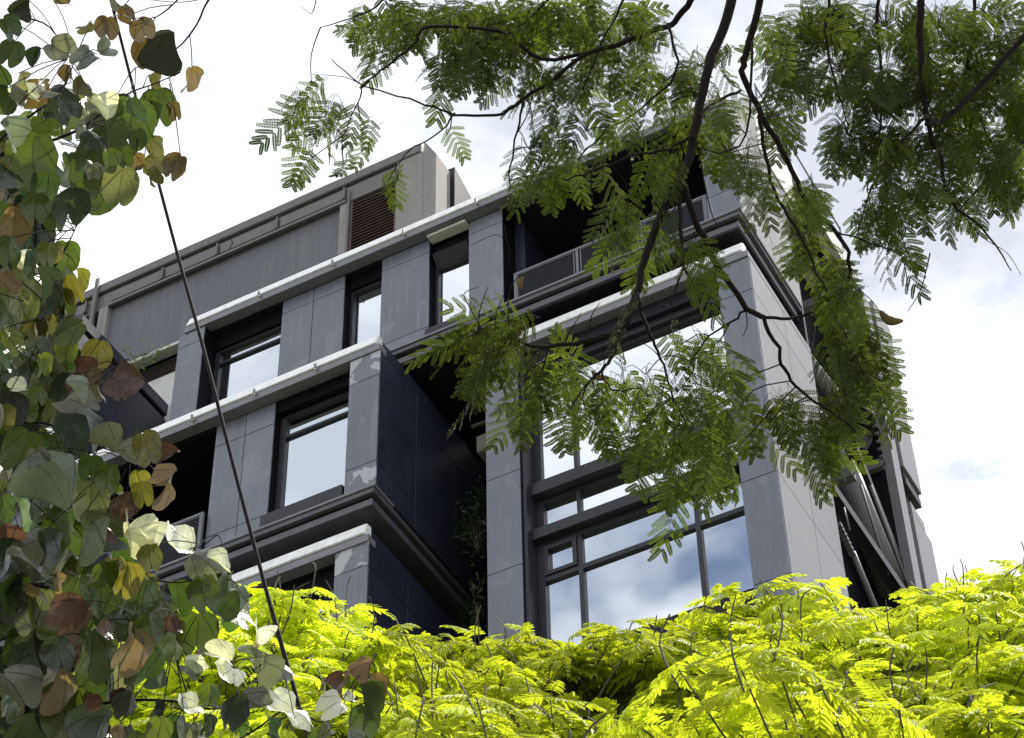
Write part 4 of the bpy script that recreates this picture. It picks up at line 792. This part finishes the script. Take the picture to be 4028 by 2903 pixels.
HAND = {'a': [(890,130,-60,170,1,'br'),(940,245,-90,200,.9,'br'),(690,115,-80,160,.9,'br'),(790,45,-60,120,.8,'br'),(620,345,-140,190,.6,'gr'),(640,335,30,140,.5,'gr'),(800,110,-160,130,.6,'gr'),(590,150,-150,110,.7,'ol'),(30,120,-50,160,.9,'dk'),(100,260,-110,170,.9,'dk'),(330,290,-25,190,.4,'gr'),(130,0,-100,120,.5,'br'),(185,0,-88,140,.25,'dk'),(350,10,-12,130,.5,'br'),(260,310,-110,130,.4,'dk'),
 (1235,440,-100,180,.7,'or'),(1120,655,-70,120,.8,'br'),(1110,210,-70,270,.15,'dk'),(1010,580,-85,240,.9,'gn'),(860,650,-100,320,1,'gn'),(390,530,-40,250,.6,'gd'),(240,640,180,190,.6,'wh'),(370,655,-80,180,.7,'gd'),(560,830,-130,160,.5,'gr'),(565,835,-55,170,.6,'gd'),(205,840,-5,170,.6,'yg'),(210,860,-90,340,.8,'gn'),(10,790,-55,210,.35,'gr'),(0,1060,-40,210,.6,'gd'),(320,1120,-90,230,.9,'gn'),(450,990,-95,210,.8,'gn'),(600,1045,-100,130,.8,'gr'),(700,965,-90,170,.8,'gn'),(785,950,-85,150,.8,'gn'),(580,1165,-95,210,1,'gn'),(790,1085,-100,240,1,'g2'),(460,1200,-110,250,.8,'gd'),(960,900,-65,190,.7,'ol'),(960,1010,-60,170,.7,'ye'),(925,1035,-75,180,.6,'ol'),(1160,1000,-125,170,.8,'br'),(880,985,-95,110,.8,'or'),(100,1325,-90,250,1,'or'),(30,1310,-100,140,.8,'yg'),(240,1250,-95,200,.9,'gn'),(350,1330,-95,170,.8,'gn'),(500,560,-120,160,.5,'ye'),(520,490,-60,150,.5,'ol'),(270,520,-85,120,.4,'br'),(440,420,-95,110,.6,'br'),(760,600,-110,190,.6,'dk'),(680,740,-160,150,.5,'gr'),(830,640,-75,170,.5,'gn'),(960,480,-80,150,.6,'ol'),(590,650,-20,160,.35,'wh'),(300,580,-140,150,.4,'gr'),(120,470,-95,170,.5,'g2'),(60,560,-110,150,.5,'gr')],
 'b': [(130,390,-95,250,1,'gn'),(250,250,-80,280,.6,'gd'),(430,85,-85,190,.9,'yg'),(350,100,-90,130,.8,'ol'),(430,300,-65,190,.8,'ye'),(500,260,-90,160,.6,'ye'),(395,380,-75,180,.5,'gn'),(520,590,200,220,.6,'gd'),(430,700,-90,160,1,'yg'),(640,725,-100,200,.85,'ye'),(310,560,-80,140,.7,'ol'),(150,740,-60,220,.5,'gr'),(165,880,205,180,.6,'gd'),(270,810,-85,150,.8,'yg'),(430,985,175,240,.3,'gr'),(430,985,-25,190,.4,'gr'),(520,1090,-70,360,.55,'gd'),(395,1090,-45,260,.3,'gr'),(780,850,-125,240,.35,'mr'),(850,870,-130,120,.3,'ol'),(765,950,-88,160,.7,'ol'),(590,890,-125,140,.3,'br'),(480,840,-88,180,.3,'mr'),(920,1320,-65,220,.9,'ol'),(910,1310,-140,110,.5,'gd'),(1140,1430,205,180,.5,'mr'),(1140,1560,-140,190,.5,'pk'),(330,1325,-95,190,1.,'gn'),(190,1310,-110,280,1,'gn'),(190,1180,190,190,.6,'dk'),(530,1385,-110,100,.8,'ye'),(590,1460,-100,170,1,'gn'),(745,1430,-50,230,.4,'gr'),(740,1430,205,190,.35,'gr'),(900,1560,-90,140,1,'ye'),(60,60,-90,200,.7,'gn'),(170,140,-100,180,.6,'gd'),(40,190,10,180,.25,'wh'),(20,290,-70,170,.5,'or'),(60,230,-100,200,.7,'dk'),(310,90,-110,150,.8,'ol'),(300,440,-100,150,.7,'gd'),(220,600,-90,120,.5,'ol'),(20,640,-60,200,.7,'yg'),(60,770,-70,190,.5,'gr'),(40,930,-100,200,.8,'gn'),(250,1010,-95,130,.8,'gn'),(170,1030,-160,140,.5,'wh'),(360,1110,-100,140,.8,'ol'),(270,940,-80,170,.6,'br'),(20,1130,-90,170,.8,'ol'),(60,1270,-170,120,.7,'gn'),(230,1420,-80,150,.4,'gr'),(120,1500,-95,220,.8,'gd'),(20,1520,-80,190,.6,'gr'),(260,1500,-90,170,.5,'tn'),(400,1560,-175,200,.4,'g2'),(700,1520,-100,180,.8,'gn'),(560,950,-95,140,.3,'pk'),(620,1010,-70,140,.5,'ol')],
 'c': [(550,0,-95,230,1,'g2'),(760,40,-125,200,.65,'mr'),(830,0,-85,150,.9,'ye'),(1000,0,-130,180,.4,'pk'),(390,150,205,360,.3,'gr'),(310,230,-60,300,.5,'gn'),(265,290,-80,240,.7,'gd'),(490,200,-82,340,.5,'gn'),(0,320,-8,160,.6,'mr'),(620,240,-55,130,.4,'mr'),(955,265,220,200,.5,'mr'),(890,370,-90,160,.8,'ye'),(745,295,-115,260,.25,'wh'),(745,320,-55,200,.25,'wh'),(1135,410,208,280,.5,'wh'),(1145,410,-50,230,.5,'gr'),(1240,440,-5,160,.4,'wh'),(1325,385,-88,150,.3,'g2'),(760,465,-98,230,.8,'ye'),(850,560,-78,210,.9,'ol'),(265,650,-100,290,1,'g2'),(490,700,-130,240,.8,'mr'),(545,780,-112,320,.35,'pk'),(620,815,-85,120,.5,'pk'),(730,620,-108,280,.6,'gd'),(1050,590,-85,210,.8,'gn'),(1200,560,-90,210,.8,'gn'),(1330,560,-73,340,.4,'gn'),(1430,650,-95,220,.6,'gn'),(1310,680,-85,220,.6,'yg'),(1180,775,-95,250,1,'gn'),(880,780,-80,200,.8,'gn'),(1010,790,-70,120,.7,'mr'),(820,870,-118,290,.7,'tn'),(190,905,-75,330,.8,'gd'),(340,920,-80,210,.8,'dk'),(550,880,-95,320,.8,'gn'),(360,1100,-115,290,.8,'tn'),(20,1130,-72,280,.5,'gr'),(890,960,-78,220,.8,'gn'),(810,1010,-95,190,.8,'gn'),(390,1190,-90,310,1,'gn'),(700,1230,-75,120,.9,'mr'),(590,1270,-120,110,.8,'mr'),(1370,1060,192,180,.5,'wh'),(1360,1110,-140,170,.6,'wh'),(1390,1100,-115,130,.8,'wh'),(1430,1000,-70,140,.6,'gr'),(1500,1060,-82,200,.3,'gr'),(1180,1150,130,120,.4,'gr'),(985,1140,-150,140,.4,'gr'),(1260,1200,-95,140,.8,'yg'),(1410,1250,-115,220,.6,'gd'),(1440,1270,-55,190,.4,'gr'),(1170,1330,205,170,.6,'wh'),(960,1400,-100,160,1,'yg'),(1740,1330,165,150,.5,'wh'),(1740,1335,-18,170,.4,'wh'),(1730,1370,-145,200,.4,'wh'),(1750,1400,-80,90,.8,'wh'),(2040,1290,215,180,.7,'wh'),(2050,1290,35,90,.4,'wh'),(1960,1470,205,90,.3,'gr'),(2170,1330,-95,190,1,'gn'),(2150,1200,-75,220,.3,'gn'),(2235,1140,-92,180,.7,'or'),(2210,1060,-98,140,.2,'pk'),(2035,1130,-92,130,.15,'mr'),(2085,1130,-105,120,.2,'pk'),(1545,960,-120,90,.3,'pk'),(1525,870,-130,140,.15,'wh'),(1170,1000,-110,90,.3,'pk'),(790,1250,-98,170,.6,'gd'),(640,1420,-90,100,.6,'mr'),(710,1440,-90,90,.7,'tn'),(980,1300,-100,130,.6,'gd'),(1430,1400,-95,110,.8,'gn'),(1240,1380,-95,130,.7,'gd'),(120,1390,-80,160,.8,'gd'),(90,540,-100,240,.6,'gn'),(60,410,-45,280,.3,'gr'),(170,600,-20,160,.5,'or'),(330,530,-90,150,.5,'tn'),(470,560,-85,200,.8,'gn'),(640,470,-95,160,.8,'gn'),(600,600,-85,220,.8,'gn'),(100,1150,-95,220,.7,'gn'),(1600,1080,-75,170,.25,'gr'),(1100,1060,-60,140,.4,'wh'),(1050,900,-85,170,.5,'yg'),(1340,660,-95,150,.6,'gn'),(1900,1460,-110,110,.8,'gn'),(2080,1480,-100,120,.5,'gr'),(1600,1400,-95,150,.5,'gd'),(1100,1440,-100,120,.4,'gr')]}
obr = [([(-60, 420), (0, 345), (52, 331), (138, 303), (193, 276), (241, 234), (293, 203), (341, 186), (400, 160)], .010, .002), ([(-60, 380), (0, 310), (79, 248), (134, 207), (170, 120)], .008, .002), ([(-60, 60), (40, 40), (110, 60), (150, 130)], .006, .002),
 ([(-80, 640), (20, 620), (100, 610), (140, 560), (170, 500)], .008, .002), ([(-80, 900), (0, 850), (40, 780), (96, 748), (140, 700)], .008, .002), ([(-60, 960), (65, 934), (148, 955), (220, 989), (290, 1010)], .008, .002), ([(65, 934), (130, 868), (183, 855), (241, 813), (276, 800)], .005, .0015),
 ([(-80, 1200), (0, 1180), (90, 1160), (200, 1120), (310, 1160), (420, 1215), (480, 1185)], .009, .002), ([(-80, 1290), (0, 1275), (115, 1304), (209, 1293), (305, 1282), (400, 1290), (490, 1270)], .009, .002), ([(-80, 1450), (60, 1440), (160, 1420), (300, 1400), (400, 1350)], .009, .002),
 ([(-80, 1600), (100, 1590), (220, 1560), (305, 1550), (391, 1554), (421, 1561), (480, 1570), (559, 1539), (581, 1472), (614, 1442)], .009, .0015), ([(421, 1561), (391, 1457), (385, 1420)], .004, .0015), ([(480, 1660), (560, 1620), (640, 1570), (720, 1600), (782, 1528), (834, 1450)], .006, .0012),
 ([(520, -60), (462, 0), (437, 52), (400, 100), (351, 131), (300, 150)], .006, .002), ([(420, -40), (393, 0), (345, 38), (300, 40)], .005, .002), ([(480, -10), (400, 5), (300, -5)], .003, .001)]
op = []
for pth, a, b in obr:
    P = smooth_path(dpath(pth, 5.6, 5.4), 4); t = MB(); t.tube(P, np.linspace(a*.55, b*.6, len(P)), 6); t.build('branch', M['bark'], OT, True); op += P
t = MB(); P = smooth_path([(-4.6, 2.0, -.1), (-4.5, 2.1, 1.5), (-4.2, 2.3, 3.0), (-3.9, 2.5, 4.6), (-3.6, 2.6, 6.6)], 5); t.tube(P, np.linspace(.13, .04, len(P)), 10); t.build('trunk', M['bark'], OT, True)
for pth, a, b in obr:
    if pth[0][0] in (65, 421) or pth[0][1] > 1650: continue
    if pth[0][0] > 300:                    # these come down from a limb above the view
        Q = smooth_path([P[-1], at('D', 60, -620, 5.9), at('D', 330, -420, 5.7), at('D', *pth[0], 5.6)], 4); t = MB(); t.tube(Q, np.linspace(.03, a*.55, len(Q)), 7); t.build('branch', M['bark'], OT, True); continue
    e = at('D', *pth[0], 5.6); s0 = min(P, key=lambda q: abs(q[2]-(e[2]-.4))); t = MB(); Q = smooth_path([s0, (s0+e)/2+np.array([0, 0, .12]), e], 4); t.tube(Q, np.linspace(.016, a*.55, len(Q)), 7); t.build('branch', M['bark'], OT, True)
op = np.array(op); leaves = []; pt = MB()
def petiole(b):
    j = np.argmin(((op-b)**2).sum(1)); q = op[j]; d = q-b; L = np.linalg.norm(d); q2 = q if L < .22 else b+d/L*.22
    pt.tube(smooth_path([q2, (q2+b)/2+np.array([0, 0, .012]), b], 2), [.0015, .0014, .0013, .0012, .0012], 4, 0, False)
for k, lst in HAND.items():
    s_ = CROP[k][2]
    for (x, y, ang, ln, w, c) in lst:
        r = 5.3+rng.normal(0, .12); b = at(k, x, y, r); size = ln/s_*r/F_PX*1.0
        var = 0 if w > .8 else 1 if w > .6 else rng.choice([2, 5]) if w > .35 else rng.choice([3, 7])
        if rng.uniform() < .25: var = rng.choice([4, 6])
        mm = leaf_mat4(b, ang+rng.normal(0, 4), size, min(1, w*1.05), rng.choice([-1, 1]), rng, c); leaves.append((var, mm, c)); petiole(b)
def inside(x, y):
    edge = np.interp(y, [0, 60, 150, 220, 330, 440, 470, 520, 640, 760, 850, 900, 960, 1010, 1080, 1180, 1240, 1300, 1400, 1440, 1480, 1560, 1635], [60, 110, 250, 300, 330, 250, 140, 120, 150, 160, 190, 130, 140, 200, 220, 240, 300, 400, 440, 360, 280, 300, 480])
    return x < edge
codes = ['gn']*12+['gd']*6+['dk']*5+['yg']*3+['ol']*2+['ye']+['g2']*2+['br', 'gr', 'gr', 'gr']
n = 0
while n < 250:
    x, y = rng.uniform(-40, 460), rng.uniform(120, 1700)
    if not inside(x+12, min(y+25, 1635)) or (y < 480 and rng.uniform() < .5): continue
    r = 5.75+rng.normal(0, .22); b = at('D', x, y, r); size = rng.uniform(.08, .125)
    leaves.append((int(rng.integers(8)), leaf_mat4(b, rng.normal(-92, 32), size, rng.uniform(.3, 1), rng.choice([-1, 1]), rng), codes[rng.integers(len(codes))])); petiole(b); n += 1
tag(pt.build('petioles', M['bark'], OT), kind='stuff')
sizes = np.array([np.linalg.norm(np.array(m)[:3, 0])*(1.5 if i < sum(map(len, HAND.values())) else 1) for i, (v, m, c) in enumerate(leaves)]); o = np.argsort(-sizes)
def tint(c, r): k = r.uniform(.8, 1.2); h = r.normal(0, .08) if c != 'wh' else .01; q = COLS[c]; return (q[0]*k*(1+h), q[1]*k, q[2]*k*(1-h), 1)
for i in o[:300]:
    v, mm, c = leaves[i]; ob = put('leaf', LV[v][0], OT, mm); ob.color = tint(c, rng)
vs = []; fs = []; uvs = []; cols = []; n = 0
for i in o[300:]:
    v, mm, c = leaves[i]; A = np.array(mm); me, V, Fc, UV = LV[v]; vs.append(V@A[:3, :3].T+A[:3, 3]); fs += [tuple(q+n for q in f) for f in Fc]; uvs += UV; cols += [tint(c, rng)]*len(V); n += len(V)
if fs:
    me = bpy.data.meshes.new('leaves_behind'); me.from_pydata(np.concatenate(vs).tolist(), [], fs); uv = me.uv_layers.new(name='UVMap'); uv.data.foreach_set('uv', [c for l in me.loops for c in uvs[l.vertex_index]])
    ca = me.color_attributes.new('leaf_col', 'FLOAT_COLOR', 'POINT'); ca.data.foreach_set('color', [c for q in cols for c in q]); me.polygons.foreach_set('use_smooth', [True]*len(fs)); me.materials.append(M['broad2'])
    tag(link('leaves_behind', me, OT), kind='stuff')

# ------------------------------------------------------------------ plants on the building
def clump(name, label, spots, m, group, size, n, seed, up=.2):
    r_ = random.Random(seed); base = spots[0]; T = empty(name, tuple(base)); tag(T, label, 'plant', group)
    f = MB(); st = MB()
    for s in spots:
        st.tube(smooth_path([np.array(base), (np.array(base)+s)/2+np.array([r_.gauss(0, .05), 0, .03]), np.array(s)], 2), .008, 4)
        for i in range(n):
            c = np.array(s)+np.array([r_.gauss(0, .13), r_.gauss(0, .10), r_.gauss(0, .15)]); d = unit([r_.gauss(0, 1), r_.gauss(0, 1), r_.gauss(up-.5, .6)]); w = unit(np.cross(d, [r_.gauss(0, 1), r_.gauss(0, 1), r_.gauss(0, 1)])); k = size*r_.uniform(.6, 1.3)
            f.add([c, c+d*k*.45+w*k*.20, c+d*k, c+d*k*.45-w*k*.20], [(0, 1, 2, 3)])
    tag(f.build('foliage', m, T), kind='stuff'); st.build('stem', M['bark2'], T)
clump('climbing_plant', 'dark bushy climber in the gap between the two columns', [onY('2', x, y, 25.4) for x, y in ((1880, 1180), (1860, 1120), (1830, 1080), (1790, 1110), (1850, 1020), (1830, 950), (1880, 920), (1890, 860), (1800, 1030), (1890, 1000), (1900, 1090))], M['vine'], 'plants growing in the gap', .09, 60, 3)
clump('trailing_plant', 'trailing plant with long pale leaves low in the gap beside the big window bay', [onY('2', x, y, 25.2) for x, y in ((1880, 1560), (1870, 1500), (1880, 1430), (1860, 1380), (1890, 1340), (1850, 1580), (1900, 1480))], M['vine'], 'plants growing in the gap', .13, 26, 4, -.5)
clump('ledge_plant', 'pale plant drooping from the sill of the roof screen', [onY('1', x, y, 25.45) for x, y in ((400, 1215), (350, 1230), (300, 1235), (450, 1200))], M['pale_leaf'], None, .12, 14, 5)

# ------------------------------------------------------------------ hanging cable
P = [at('D', x, y, r) for x, y, r in ((200, -160, 9.6), (245, 0, 9.3), (293, 186, 9.0), (350, 401, 8.6), (395, 570, 8.3), (450, 770, 7.9), (527, 1070, 7.4), (585, 1290, 7.1), (640, 1490, 6.85), (663, 1566, 6.75))]
low = P[-1]+(P[-1]-P[-3])*2.6; low[2] = max(low[2], .0)
dvec = unit(P[-1]-P[-3]); P.append(P[-1]+dvec*(P[-1][2]/max(-dvec[2], .2))); P.insert(0, P[0]+unit(P[0]-P[1])*5)
t = MB(); t.tube(smooth_path(P, 5), .0064, 8)
tag(t.build('hanging_cable', M['cable'], None, True), 'black cable hanging diagonally across the left of the view', 'cable')
